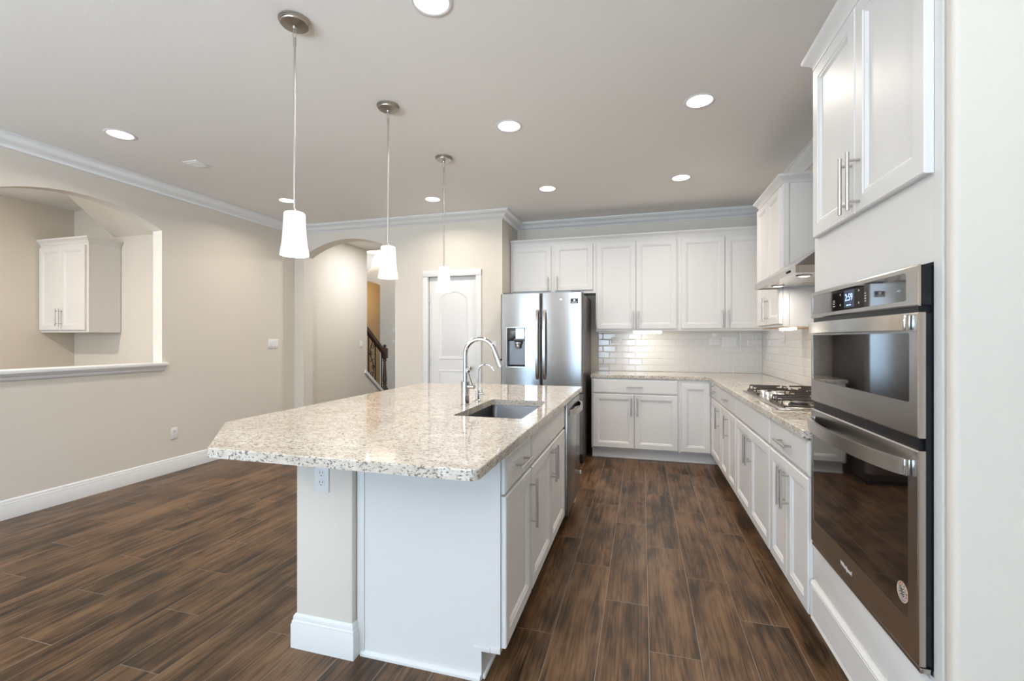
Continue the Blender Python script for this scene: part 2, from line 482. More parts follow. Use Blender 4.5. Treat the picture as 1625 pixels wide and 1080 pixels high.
# hall and foyer beyond the arch
b = MB(); b.prism([(YN + TN, 0), (7.45, 0), (7.45, 0.06), (6.62, 0.675), (6.62, H), (YN + TN, H)], 'x', -4.52, -4.40)
struct(b.build('wall_hall_left', 'wall', smooth=False))
b = MB()
ang = math.atan2(0.615, 0.83)
b.prism([(7.50, 0.045), (7.50, 0.10), (6.56, 0.796), (6.55, 0.74), (6.60, 0.71), (7.44, 0.085)], 'x', -4.535, -4.375)
struct(b.build('trim_stair_cap', 'trim', smooth=False))
b = MB(); b.box(-2.80, -2.68, YN + TN, 8.4, 0, 3.16); struct(b.build('wall_hall_right', 'wall'))
af = arch_pts(-5.85, 0.58, 2.43, 0.12)
b = MB(); b.box(-9, -6.43, 8.4, 8.52, 0, 3.16); b.box(-5.27, -2.68, 8.4, 8.52, 0, 3.16)
b.prism([(-5.27, 3.16)] + af + [(-6.43, 3.16)], 'y', 8.4, 8.52)
struct(b.build('wall_foyer_back', 'wall', ang=20, weld=True))
b = MB(); b.box(-9, -2.68, 9.7, 9.8, 0, 3.16); struct(b.build('wall_foyer_far', 'foyer'))
b = MB(); b.box(-9.1, -9.0, 5.0, 9.8, 0, 3.16); struct(b.build('wall_foyer_left', 'foyer'))
b = MB(); b.box(-9.0, -4.52, 5.03, 5.15, 0, 3.16); struct(b.build('wall_foyer_front', 'wall'))

# crown moulding
CP = [(0, -0.098), (0.010, -0.098), (0.014, -0.086), (0.026, -0.080), (0.040, -0.058), (0.062, -0.036), (0.078, -0.028), (0.082, -0.014), (0.090, -0.012), (0.090, -0.0005), (0, -0.0005)]
b = MB(); b.sweep([(XL, REAR), (XL, YN), (XN, YN), (XN, YB), (XR, YB), (XR, 2.2)], CP, H)
struct(b.build('trim_2', 'trim', ang=50))
# baseboards
BP = [(0, 0), (0.016, 0), (0.016, 0.098), (0.013, 0.104), (0.013, 0.112), (0.0095, 0.116), (0.0085, 0.130), (0.004, 0.138), (0, 0.140)]
b = MB(); b.sweep([(XL, REAR), (XL, YN), (-4.275, YN), (-4.275, YN + TN)], BP); struct(b.build('baseboard_left', 'trim'))
b = MB(); b.sweep([(-2.927, YN), (DX0 - 0.075, YN)], BP); b.sweep([(DX1 + 0.075, YN), (XN, YN), (XN, YN + .1)], BP)
struct(b.build('baseboard_back', 'trim'))
b = MB(); b.sweep([(-4.40, YN + TN), (-4.40, 7.4)], BP); struct(b.build('baseboard_hall', 'trim'))

# pantry door: casing, slab with two raised panels, hinges, knob
dr = MB()
for x0, x1 in ((DX0 - 0.07, DX0 - 0.001), (DX1 + 0.001, DX1 + 0.07)):
    dr.box(x0, x1, YN - 0.018, YN, 0, DZ + 0.07, 0.004)
dr.box(DX0 - 0.07, DX1 + 0.07, YN - 0.022, YN, DZ + 0.001, DZ + 0.075, 0.004)
struct(dr.build('trim_3', 'trim'))
d = MB()
d.box(DX0 + 0.004, DX1 - 0.004, YN + 0.020, YN + 0.055, 0.012, DZ - 0.004, 0.002)
door = struct(d.build('door_1', 'trim'))
def arched_panel(x0, x1, z0, z1, rise, yb):
    m = MB(); prev = None
    for ins, yy in ((0, 0.0), (0.006, -0.006), (0.018, -0.002), (0.024, -0.001), (0.055, -0.007)):
        c = (x0 + x1) / 2; half = (x1 - x0) / 2 - ins
        if rise: top = arch_pts(c, half, z1 - ins, rise, 16)
        else: top = [(c + half, z1 - ins), (c - half, z1 - ins)]
        ring = [(x0 + ins, z0 + ins), (x1 - ins, z0 + ins)] + top
        vs = [m.bm.verts.new((p[0], yb + yy, p[1])) for p in ring]
        if prev:
            n = len(vs)
            for i in range(n): m.bm.faces.new((prev[i], prev[(i + 1) % n], vs[(i + 1) % n], vs[i]))
        prev = vs
    m.bm.faces.new(prev); return m
arched_panel(DX0 + 0.13, DX1 - 0.11, 1.06, 1.80, 0.075, YN + 0.0198).build('door_panel', 'trim', door)
arched_panel(DX0 + 0.13, DX1 - 0.11, 0.22, 0.93, 0, YN + 0.0198).build('door_panel', 'trim', door)
for z in (0.25, 1.02, 1.78):
    m = MB(); m.cyl((DX0 + 0.0035, YN + 0.012, z - 0.04), (DX0 + 0.0035, YN + 0.012, z + 0.04), 0.006, seg=10); m.build('hinge', 'nickel', door)
m = MB(); m.sphere((DX1 - 0.07, YN - 0.03, 0.96), 0.027); m.cyl((DX1 - 0.07, YN + 0.02, 0.96), (DX1 - 0.07, YN - 0.02, 0.96), 0.012); m.build('door_knob', 'nickel', door)

# ------------------------------------------------------------------ backsplash
o = tag(MB().box(-0.51, XR - 0.0085, YB - 0.008, YB - 0.0002, CT + 0.001, 1.39).build('backsplash', 'tile_x', smooth=False), 'white glossy subway tile backsplash on the back wall between counter and wall cabinets', 'backsplash')
o = tag(MB().box(XR - 0.008, XR - 0.0002, 2.20, YB - 0.0085, CT + 0.001, 1.70).build('backsplash', 'tile_y', smooth=False), 'white subway tile backsplash on the side wall behind the gas cooktop', 'backsplash')

# ------------------------------------------------------------------ cabinets (local: x to the right, front facing -y, z up)
DOOR_R = [(0, 0), (0, -0.016), (0.004, -0.020), (0.050, -0.020), (0.054, -0.0165), (0.060, -0.0165), (0.070, -0.009)]
DRAW_R = [(0, 0), (0, -0.013), (0.003, -0.0155), (0.012, -0.0195), (0.014, -0.020)]
def pull(parent, x, z, length, vertical=True, y=-0.020):
    m = MB(); so = 0.035; r = 0.0060; h = length / 2; ps = h - 0.028
    if vertical:
        m.cyl((x, y - so, z - h), (x, y - so, z + h), r, seg=14)
        for s in (-1, 1): m.cyl((x, y, z + s * ps), (x, y - so, z + s * ps), 0.0045, seg=10)
    else:
        m.cyl((x - h, y - so, z), (x + h, y - so, z), r, seg=14)
        for s in (-1, 1): m.cyl((x + s * ps, y, z), (x + s * ps, y - so, z), 0.0045, seg=10)
    return m.build('handle', 'nickel', parent)
def door(parent, x0, x1, z0, z1, hx=None, hz=None, hl=0.19, hinges=None):
    d = MB(); d.panel(x0, x1, z0, z1, DOOR_R, -0.001)
    o = d.build('door', 'cabinet', parent, ang=20)
    if hx is not None: pull(o, hx, hz, hl)
    if hinges is not None:
        pass
    return o
def drawer(parent, x0, x1, z0, z1, handle=True, hl=0.165, name='drawer'):
    d = MB(); d.panel(x0, x1, z0, z1, DRAW_R, -0.001)
    o = d.build(name, 'cabinet', parent, ang=12)
    if handle: pull(o, (x0 + x1) / 2, (z0 + z1) / 2, hl, False)
    return o
def base_body(parent, w, depth=0.60, toe=0.115, toe_x0=0.0):
    m = MB(); m.box(0, w, 0, depth, toe, 0.8795); m.build('body', 'cabinet', parent, smooth=False)
    m = MB(); m.box(toe_x0, w, 0.075, 0.09, 0, toe - 0.001); m.box(toe_x0, w, 0.062, 0.0745, 0, 0.018, 0.004)
    m.build('toe_kick', 'cabinet', parent)

HB = 0.575   # centre height of the vertical pulls on base doors
GB = 'white base cabinets'
# back run: base cabinet 36" + narrow corner door
t = thing('base_cabinet', 'wide white base cabinet on the back wall beside the fridge, one drawer over two doors', 'cabinet', (-0.53, 5.045, 0), 0)
base_body(t, 0.905); drawer(t, 0.015, 0.890, 0.715, 0.868)
door(t, 0.015, 0.4505, 0.130, 0.705, 0.4505 - 0.030, HB); door(t, 0.4545, 0.890, 0.130, 0.705, 0.4545 + 0.030, HB)
t = thing('base_cabinet', 'narrow white corner cabinet with a single full-height door on the back wall', 'cabinet', (0.376, 5.045, 0), 0)
m = MB(); m.box(0, 0.323, 0, 0.60, 0.115, 0.8795); m.build('body', 'cabinet', t)
m = MB(); m.box(0, 0.40, 0.075, 0.09, 0, 0.114); m.box(0, 0.385, 0.062, 0.0745, 0, 0.018, 0.004); m.build('toe_kick', 'cabinet', t)
door(t, 0.020, 0.300, 0.130, 0.835)

# right run, facing -X
def rb(y0, y1, label):
    t = thing('base_cabinet', label, 'cabinet', (0.70, y0, 0), -90); base_body(t, y0 - y1 - 0.0005, 0.59); return t, y0 - y1
t, W_ = rb(5.044, 4.45, 'white base cabinet nearest the inner corner of the side run, drawer over one door')
drawer(t, 0.03, W_ - 0.012, 0.715, 0.868, True, 0.10); door(t, 0.03, W_ - 0.012, 0.130, 0.705, W_ - 0.055, HB)
pull(kids(t)[-1], 0.20, 0.80, 0.13)
t, W_ = rb(4.45, 3.76, 'white base cabinet between the corner cabinet and the cooktop cabinet, drawer over two doors')
drawer(t, 0.012, W_ - 0.012, 0.715, 0.868, True, 0.13)
door(t, 0.012, W_ / 2 - 0.002, 0.130, 0.705); door(t, W_ / 2 + 0.002, W_ - 0.012, 0.130, 0.705, W_ / 2 + 0.03, HB)
t, W_ = rb(3.76, 2.81, 'wide white base cabinet under the cooktop with a plain front over two doors')
drawer(t, 0.012, W_ - 0.012, 0.715, 0.868, False, name='false_front')
door(t, 0.012, W_ / 2 - 0.002, 0.130, 0.705, W_ / 2 - 0.032, HB); door(t, W_ / 2 + 0.002, W_ - 0.012, 0.130, 0.705, W_ / 2 + 0.032, HB)
t, W_ = rb(2.81, 2.195, 'white base cabinet right beside the wall ovens, drawer over two doors')
drawer(t, 0.012, W_ - 0.012, 0.715, 0.868, True, 0.19)
door(t, 0.012, W_ / 2 - 0.002, 0.130, 0.705, W_ / 2 - 0.030, HB); door(t, W_ / 2 + 0.002, W_ - 0.012, 0.130, 0.705, W_ / 2 + 0.030, HB)

# wall cabinets
KP = [(0, 0), (0.006, 0), (0.008, 0.014), (0.020, 0.028), (0.034, 0.040), (0.040, 0.046), (0.040, 0.058), (0, 0.058)]
def wall_body(t, w, z0, z1, depth=0.33, name='body'):
    m = MB(); m.box(0, w, 0, depth, z0, z1); return m.build(name, 'cabinet', t, smooth=False)
YU = 5.33
t = thing('wall_cabinet', 'short white wall cabinet with two doors above the refrigerator', 'cabinet', (-1.535, YU, 0), 0)
wall_body(t, 1.022, 1.835, 2.43)
door(t, 0.030, 0.500, 1.870, 2.405, 0.500 - 0.032, 1.955, 0.165); door(t, 0.545, 0.990, 1.870, 2.405, 0.545 + 0.032, 1.955, 0.165)
m = MB(); m.sweep([(0, -0.0), (1.022, 0)], KP, 2.4305); m.build('crown', 'cabinet', t, ang=50)
t = thing('wall_cabinet', 'tall white double-door wall cabinet just right of the refrigerator', 'cabinet', (-0.512, YU, 0), 0)
wall_body(t, 0.896, 1.39, 2.43)
door(t, 0.014, 0.445, 1.415, 2.405, 0.445 - 0.028, 1.52); door(t, 0.449, 0.880, 1.415, 2.405, 0.449 + 0.024, 1.52)
m = MB(); m.sweep([(0, 0), (0.896, 0)], KP, 2.4305); m.build('crown', 'cabinet', t, ang=50)
t = thing('wall_cabinet', 'tall white double-door wall cabinet in the back right corner', 'cabinet', (0.385, YU, 0), 0)
wall_body(t, 0.914, 1.39, 2.43)
door(t, 0.030, 0.470, 1.415, 2.405, 0.470 - 0.028, 1.52); door(t, 0.474, 0.900, 1.415, 2.405, 0.474 + 0.026, 1.52)
m = MB(); m.sweep([(0, 0), (0.914, 0)], KP, 2.4305); m.build('crown', 'cabinet', t, ang=50)
# side wall cabinet above/behind the hood
t = thing('wall_cabinet', 'white double-door wall cabinet on the side wall beyond the range hood', 'cabinet', (0.97, 4.34, 0), -90)
wall_body(t, 0.69, 1.39, 2.41, 0.32)
door(t, 0.010, 0.335, 1.41, 2.39, 0.335 - 0.026, 1.53); door(t, 0.339, 0.672, 1.41, 2.39, 0.339 + 0.026, 1.53)
m = MB(); m.sweep([(0, 0.33), (0, 0), (0.69, 0), (0.69, 0.33)], KP, 2.41); m.build('crown', 'cabinet', t, ang=50)
m = MB(); m.box(0.0, 0.69, 0.02, 0.315, 1.384, 1.3895); m.build('bottom_panel', 'undercab', t)
# frame stile showing on the near side
m = MB(); m.box(0.6905, 0.695, 0.0, 0.035, 1.39, 2.41); m.build('side_stile', 'cabinet', t)

# tall oven cabinet
t = thing('oven_cabinet', 'tall white cabinet holding the stainless wall ovens, two doors at the top', 'cabinet', (0.70, 2.19, 0), -90)
TW = 0.845
m = MB()
m.box(0, 0.049, 0, 0.59, 0.115, 2.43); m.box(0.811, TW, 0, 0.59, 0.115, 2.43)
m.box(0.0495, 0.8105, 0, 0.59, 0.115, 0.455); m.box(0.0495, 0.8105, 0, 0.59, 1.493, 2.43)
m.box(0.0495, 0.8105, 0.56, 0.59, 0.455, 1.493)
m.build('body', 'cabinet', t, smooth=False)
m = MB(); m.box(0, TW, 0.075, 0.09, 0, 0.114); m.build('toe_kick', 'cabinet', t)
door(t, 0.040, 0.4245, 1.715, 2.405, 0.4245 - 0.022, 1.815); door(t, 0.4285, 0.813, 1.715, 2.405, 0.4285 + 0.032, 1.815)
m = MB(); m.sweep([(0, 0.59), (0, 0), (TW, 0)], KP, 2.4305); m.build('crown', 'cabinet', t, ang=50)
m = MB(); m.box(0.012, TW - 0.03, -0.006, -0.0005, 0.300, 0.448, 0.001); m.build('filler_panel', 'cabinet', t)
m = MB(); m.panel(0.012, TW - 0.03, 0.130, 0.295, [(0, 0), (0, -0.014), (0.004, -0.017), (0.010, -0.022), (0.016, -0.020), (0.020, -0.022), (0.026, -0.020)], -0.0005)
m.build('lower_panel', 'cabinet', t, ang=15)

# ------------------------------------------------------------------ countertops
def rounded(poly, rad, n=6):
    out = []
    k = len(poly)
    for i, p in enumerate(poly):
        a = Vector(poly[i - 1]); c = Vector(poly[(i + 1) % k]); p = Vector(p)
        r = rad[i] if isinstance(rad, (list, tuple)) else rad
        if r <= 0: out.append(tuple(p)); continue
        d1 = (a - p).normalized(); d2 = (c - p).normalized()
        th = d1.angle(d2); L = r / math.tan(th / 2)
        s0 = p + d1 * L; s1 = p + d2 * L
        for j in range(n + 1):
            t_ = j / n; out.append(tuple(s0 * (1 - t_) ** 2 + p * 2 * t_ * (1 - t_) + s1 * t_ ** 2))
    return out
def inset(poly, d):
    """inward offset for a counter-clockwise loop"""
    out = []; k = len(poly)
    for i in range(k):
        a, p, c = Vector(poly[i - 1]), Vector(poly[i]), Vector(poly[(i + 1) % k])
        n1 = Vector((-(p - a).y, (p - a).x)).normalized(); n2 = Vector((-(c - p).y, (c - p).x)).normalized()
        m_ = n1 + n2; m_ = m_ / max(m_.dot(n1), 0.3)
        out.append(tuple(p + m_ * d))
    return out
def slab(name, outer, holes, z0, z1, bev=0.004):
    m = MB()
    lv = [(outer, z0), (outer, z1 - bev), (inset(outer, bev * 0.35), z1 - bev * 0.35), (inset(outer, bev), z1)]
    prev = None
    for lp, z in lv:
        vs = [m.bm.verts.new((p[0], p[1], z)) for p in lp]
        if prev:
            n = len(vs)
            for i in range(n): m.bm.faces.new((prev[i], prev[(i + 1) % n], vs[(i + 1) % n], vs[i]))
        prev = vs
    for h in holes:
        A = [m.bm.verts.new((p[0], p[1], z0)) for p in h]; B = [m.bm.verts.new((p[0], p[1], z1)) for p in h]
        n = len(h)
        for i in range(n): m.bm.faces.new((A[i], B[i], B[(i + 1) % n], A[(i + 1) % n]))
    m.loops_fill([inset(outer, bev)] + holes, z1)
    m.loops_fill([outer] + holes, z0)
    return m.build(name, 'granite', ang=12, weld=True)

SX0, SX1, SY0, SY1 = -0.920, -0.560, 2.130, 2.775
isl = rounded([(-1.487, 1.257), (-0.467, 1.257), (-0.467, 3.725), (-1.76, 3.725), (-1.868, 3.60), (-1.868, 1.670)], [0.02, 0.035, 0.02, 0.02, 0.02, 0.03])
hole = rounded([(SX0, SY0), (SX1, SY0), (SX1, SY1), (SX0, SY1)], 0.018, 4)
o = slab('island_countertop', isl, [hole], 0.880, CT)
tag(o, 'speckled cream granite worktop of the kitchen island with clipped left corners', 'countertop')
pl = rounded([(-0.540, 5.018), (0.655, 5.018), (0.655, 2.196), (XR - 0.009, 2.196), (XR - 0.009, YB - 0.009), (-0.540, YB - 0.009)], [0.006, 0.012, 0.012, 0, 0, 0], 4)
# cooktop cut-out is covered by the cooktop; the slab stays whole
o = slab('kitchen_countertop', pl, [], 0.880, CT)
tag(o, 'L-shaped grey speckled granite worktop along the back and side walls', 'countertop')

# ------------------------------------------------------------------ island: knee wall, cabinets, dishwasher
t = thing('knee_wall', 'short beige drywall half-wall holding up the seating side of the island', 'half wall', (-1.27, 1.605, 0))
kw0, kw1 = -1.409 + 1.27, -1.136 + 1.27
m = MB(); m.box(kw0, kw1, 0, 2.05, 0, 0.8795, 0.006); m.build('wall_core', 'wall', t)
m = MB(); m.sweep([(kw1, 0.012), (kw0 + 0.0, 0.0), (kw0, 0.0)][:0] or [(kw0, 2.05), (kw0, 0), (kw1, 0), (kw1, 0.030)], BP); m.build('baseboard', 'trim', t)
# cabinets facing +X: local x = world Y, local -y = world +X
FX = -0.513
t = thing('island_cabinet', 'white island cabinet nearest the camera, drawer over one door, with wide plain end panel', 'cabinet', (FX, 1.640, 0), 90)
base_body(t, 0.419, 0.60, 0.115, 0.002)
drawer(t, 0.006, 0.412, 0.712, 0.862, True, 0.17); door(t, 0.006, 0.412, 0.130, 0.703, 0.412 - 0.030, 0.555, 0.22)
m = MB()   # end panel, facing -Y in the world, with the toe notch
m.prism([(0.0, 0.112), (0.0, 0.8795), (0.619, 0.8795), (0.619, 0.0), (0.075, 0.0), (0.075, 0.112)], 'x', -0.004, -0.0005)
m.box(-0.0085, -0.004, 0.585, 0.619, 0.0, 0.8795, 0.002)
m.box(-0.0085, -0.004, 0.040, 0.105, 0.112, 0.131, 0.0012); m.box(-0.0065, -0.004, 0.000, 0.038, 0.112, 0.135, 0.001)
m.build('end_panel', 'cabinet', t)
m = MB(); m.prism([(-0.004, 0), (-0.016, 0), (-0.016, 0.010), (-0.010, 0.018), (-0.004, 0.020)], 'y', 0.078, 0.60); m.build('shoe_moulding', 'trim', t)
t = thing('island_cabinet', 'white island sink cabinet, plain false front over two doors with long pulls', 'cabinet', (FX, 2.0595, 0), 90)
# body is an open-topped carcass so the sink bowl has room
m = MB(); Wc = 0.955
m.box(0, Wc, 0, 0.018, 0.115, 0.8795); m.box(0, 0.018, 0.0185, 0.60, 0.115, 0.8795); m.box(Wc - 0.018, Wc, 0.0185, 0.60, 0.115, 0.8795)
m.box(0.0185, Wc - 0.0185, 0.585, 0.60, 0.115, 0.8795); m.box(0.0185, Wc - 0.0185, 0.0185, 0.5845, 0.115, 0.133)
m.build('body', 'cabinet', t, smooth=False)
m = MB(); m.box(0, Wc, 0.075, 0.09, 0, 0.114); m.build('toe_kick', 'cabinet', t)
drawer(t, 0.012, Wc - 0.010, 0.712, 0.862, False, name='false_front')
door(t, 0.012, Wc / 2 - 0.002, 0.130, 0.703, Wc / 2 - 0.030, 0.600, 0.19); door(t, Wc / 2 + 0.002, Wc - 0.010, 0.130, 0.703, Wc / 2 + 0.030, 0.600, 0.19)
# dishwasher
t = thing('dishwasher', 'stainless dishwasher at the far end of the island, facing the aisle', 'dishwasher', (FX, 3.018, 0), 90)
DW = 0.60
m = MB(); m.box(0, DW, 0.0, 0.58, 0.10, 0.872); m.build('tub', 'blackmatte', t)
m = MB(); m.box(0.003, DW - 0.003, -0.038, -0.001, 0.118, 0.868, 0.004); dwd = m.build('door', 'steel', t)
m = MB(); m.box(0.0, DW, 0.07, 0.09, 0.0, 0.0995); m.build('toe_kick', 'blackmatte', t)
m = MB()
pts = [(0.05 + 0.5 * i / 14, -0.038 - 0.048 * math.sin(math.pi * i / 14) ** 0.6, 0.800) for i in range(15)]
m.tube(pts, 0.01, sq=(0.014, 0.036)); m.build('handle', 'steel_h', dwd)
m = MB(); m.box(0.585, 0.60, -0.050, -0.0385, 0.235, 0.262, 0.002); m.build('latch', 'plate', dwd)
# island far end panel
o = tag(MB().box(-1.134, FX, 3.620, 3.655, 0, 0.8795).build('island_side_panel', 'cabinet'), 'plain white panel closing the far end of the island beside the dishwasher', 'panel')

# sink bowl
t = thing('kitchen_sink', 'dark stainless undermount sink let into the island worktop', 'sink', (-0.74, 2.4525, 0.66))
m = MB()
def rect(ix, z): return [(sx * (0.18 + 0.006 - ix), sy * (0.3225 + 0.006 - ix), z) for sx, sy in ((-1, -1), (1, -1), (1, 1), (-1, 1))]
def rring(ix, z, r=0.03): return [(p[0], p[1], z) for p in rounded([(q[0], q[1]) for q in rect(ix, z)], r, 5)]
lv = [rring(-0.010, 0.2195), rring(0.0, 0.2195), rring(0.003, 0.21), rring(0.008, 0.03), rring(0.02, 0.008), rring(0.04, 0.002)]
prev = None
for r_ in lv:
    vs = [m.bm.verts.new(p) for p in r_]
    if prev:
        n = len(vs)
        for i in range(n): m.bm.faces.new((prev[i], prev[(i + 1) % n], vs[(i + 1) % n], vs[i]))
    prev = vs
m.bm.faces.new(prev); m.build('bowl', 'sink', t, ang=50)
m = MB(); m.lathe([(0, 0.004), (0.030, 0.004), (0.036, 0.008), (0.044, 0.008), (0.046, 0.0025)], (0, 0, 0)); m.build('drain', 'chrome', t)

# kitchen faucet
t = thing('kitchen_faucet', 'tall chrome gooseneck pull-down faucet behind the island sink', 'faucet', (-1.0, 2.50, CT + 0.0005))
m = MB(); m.lathe([(0, 0), (0.027, 0), (0.027, 0.004), (0.0245, 0.006), (0.0245, 0.136), (0.022, 0.139), (0.0135, 0.140), (0, 0.140)]); m.build('base', 'chrome', t)
m = MB(); Rr = 0.092; pts = [(0, 0, 0.138), (0, 0, 0.20), (0, 0, 0.294)]
for i in range(1, 22):
    a = math.pi - (math.pi * 0.90) * i / 21
    pts.append((Rr + Rr * math.cos(a), 0, 0.294 + Rr * math.sin(a)))
e = Vector(pts[-1]); dr_ = (e - Vector(pts[-2])).normalized()
pts.append(tuple(e + dr_ * 0.03)); m.tube(pts, 0.0130, 18); m.build('spout', 'chrome', t)
m = MB(); p0 = e + dr_ * 0.012; p1 = e + dr_ * 0.105
m.cyl(p0, p1, 0.0155, 0.0185, 24); sh = m.build('spray_head', 'chrome', t)
m = MB(); m.sphere(p0 * 0.45 + p1 * 0.55 + Vector((0.019, 0, 0.004)), 0.006); m.build('button', 'blackmatte', sh)
m = MB(); m.cyl((0.02, -0.004, 0.108), (0.060, -0.010, 0.108), 0.0135); m.build('valve_stub', 'chrome', t)
m = MB(); m.tube([(0.050, -0.010, 0.112), (0.046, -0.030, 0.150), (0.040, -0.055, 0.200)], [0.0045, 0.004, 0.004], 10); m.sphere((0.039, -0.058, 0.205), 0.0155); m.build('lever', 'chrome', t)
# filtered water tap
t = thing('water_tap', 'small slim chrome filtered-water tap beside the tall faucet', 'tap', (-0.985, 2.67, CT + 0.0005))
m = MB(); m.lathe([(0, 0), (0.019, 0), (0.019, 0.006), (0.0115, 0.010), (0.0115, 0.070), (0.009, 0.073), (0, 0.073)]); m.build('base', 'chrome', t)
m = MB(); Rr = 0.052; pts = [(0, 0, 0.07), (0, 0, 0.13), (0, 0, 0.176)]
for i in range(1, 18):
    a = math.pi - (math.pi * 0.80) * i / 17
    pts.append((Rr + Rr * math.cos(a), 0, 0.176 + Rr * math.sin(a)))
m.tube(pts, 0.0052, 12)
m.cyl(pts[-1], Vector(pts[-1]) + (Vector(pts[-1]) - Vector(pts[-2])).normalized() * 0.022, 0.0068); m.build('spout', 'chrome', t)
m = MB(); m.cyl((0.008, 0, 0.046), (0.040, -0.004, 0.046), 0.0075); m.cyl((0.030, -0.003, 0.046), (0.033, -0.003, 0.088), 0.003); m.build('lever', 'chrome', t)

# ------------------------------------------------------------------ refrigerator
t = thing('refrigerator', 'stainless French-door refrigerator with a dispenser in its left door', 'refrigerator', (-1.492, 4.745, 0))
FW = 0.905; SEAM = 0.460; FS = 0.735
m = MB(); m.box(0.004, FW - 0.004, 0.075, 0.80, 0.03, 1.775, 0.006); m.build('body', 'fridge_side', t)
def bulge(x0, x1, z0, z1, mid, cut=None):
    """door with a gently convex front, rounded towards its vertical edges, optional recess opening"""
    m = MB(); n = 24; prof = []
    for i in range(n + 1):
        u = i / n; x = x0 + (x1 - x0) * u
        edge = min(x - x0, x1 - x)
        y = 0.010 * ((x - mid) / 0.45) ** 2
        if edge < 0.018: y += 0.018 - math.sqrt(max(0.018 ** 2 - (0.018 - edge) ** 2, 0))
        prof.append((x, y))
    back = 0.070
    xs_ = [p[0] for p in prof]
    zs_ = [z0, z1] if not cut else [z0, cut[2], cut[3], z1]
    if cut:
        xs_ = sorted(set([x for x in xs_ if abs(x - cut[0]) > 0.008 and abs(x - cut[1]) > 0.008] + [cut[0], cut[1]]))
    def yy(x):
        edge = min(x - x0, x1 - x); y = 0.010 * ((x - mid) / 0.45) ** 2
        if edge < 0.018: y += 0.018 - math.sqrt(max(0.018 ** 2 - (0.018 - edge) ** 2, 0))
        return y
    V = {}
    for i, x in enumerate(xs_):
        for j, z in enumerate(zs_): V[i, j] = m.bm.verts.new((x, yy(x), z))
    for i in range(len(xs_) - 1):
        for j in range(len(zs_) - 1):
            if cut and xs_[i] >= cut[0] - 1e-6 and xs_[i + 1] <= cut[1] + 1e-6 and j == 1: continue
            m.bm.faces.new((V[i, j], V[i + 1, j], V[i + 1, j + 1], V[i, j + 1]))
    N = len(xs_) - 1; J = len(zs_) - 1
    bl0, br0 = m.bm.verts.new((x0, back, z0)), m.bm.verts.new((x1, back, z0))
    bl1, br1 = m.bm.verts.new((x0, back, z1)), m.bm.verts.new((x1, back, z1))
    m.bm.faces.new([V[i, 0] for i in range(N + 1)] + [br0, bl0]); m.bm.faces.new([V[i, J] for i in range(N + 1)] + [br1, bl1])
    m.bm.faces.new([V[0, j] for j in range(J + 1)] + [bl1, bl0]); m.bm.faces.new([V[N, j] for j in range(J + 1)] + [br1, br0])
    m.bm.faces.new((bl0, br0, br1, bl1))
    return m
DC = (0.078, 0.286, 1.000, 1.424)
ld = bulge(0.002, SEAM - 0.003, FS + 0.004, 1.790, 0.45, DC).build('door', 'steel', t, ang=40)
rd = bulge(SEAM + 0.003, FW - 0.002, FS + 0.004, 1.790, 0.45).build('door', 'steel', t, ang=40)
fz = bulge(0.002, FW - 0.002, 0.10, FS - 0.006, 0.45).build('freezer_drawer', 'steel', t, ang=40)
for dd, hx in ((ld, SEAM - 0.040), (rd, SEAM + 0.040)):
    m = MB(); pts = [(hx, -0.006 - 0.052 * math.sin(math.pi * min(max(i / 20, 0), 1)) ** 0.45, 0.875 + 0.735 * i / 20) for i in range(21)]
    m.tube(pts, 0.012, sq=(0.026, 0.014)); m.build('handle', 'nickel', dd)
m = MB(); m.tube([(0.06, -0.01, 0.66), (0.08, -0.055, 0.66), (FW - 0.08, -0.055, 0.66), (FW - 0.06, -0.01, 0.66)], 0.012, 14); m.build('handle', 'nickel', fz)
# dispenser set into the left door
x0, x1, z0, z1 = DC
m = MB()
m.box(x0, x1, 0.055, 0.060, z0, z1); m.box(x0, x0 + 0.004, 0.004, 0.055, z0, z1); m.box(x1 - 0.004, x1, 0.004, 0.055, z0, z1)
m.box(x0, x1, 0.004, 0.055, z0, z0 + 0.004); m.box(x0, x1, 0.004, 0.055, z1 - 0.004, z1)
dp = m.build('dispenser', mat('dispenser_grey', (0.16, 0.155, 0.155), 0.3, 0.5), ld)
m = MB(); m.box(x0 + 0.004, x1 - 0.004, 0.008, 0.054, z1 - 0.145, z1 - 0.004, 0.003); m.build('control_panel', 'glassblack', dp)
m = MB(); m.box(x0 + 0.100, x1 - 0.014, 0.0065, 0.0078, z1 - 0.120, z1 - 0.008); m.build('display', 'blue_film', dp)
m = MB(); m.lathe([(0, 0), (0.028, 0), (0.032, 0.02), (0.034, 0.045), (0.045, 0.055), (0.045, 0.065), (0, 0.065)], ((x0 + x1) / 2 + 0.016, 0.030, z1 - 0.225)); m.build('nozzle', 'chrome', dp)
m = MB(); m.box((x0 + x1) / 2 - 0.02, (x0 + x1) / 2 + 0.055, 0.012, 0.054, z1 - 0.158, z1 - 0.145); m.build('nozzle_mount', 'black', dp)
m = MB(); m.prism([(0.045, z0 + 0.01), (0.010, z0 + 0.004), (0.054, z0 + 0.004), (0.054, z0 + 0.02)], 'x', x0 + 0.008, x1 - 0.008); m.build('drip_tray', 'blackmatte', dp)
m = MB()
for a in ((x0 - 0.004, x0, z0 - 0.004, z1 + 0.004), (x1, x1 + 0.004, z0 - 0.004, z1 + 0.004), (x0, x1, z0 - 0.004, z0), (x0, x1, z1, z1 + 0.004)): m.box(a[0], a[1], -0.001, 0.012, a[2], a[3])
m.build('bezel', 'chrome', dp)
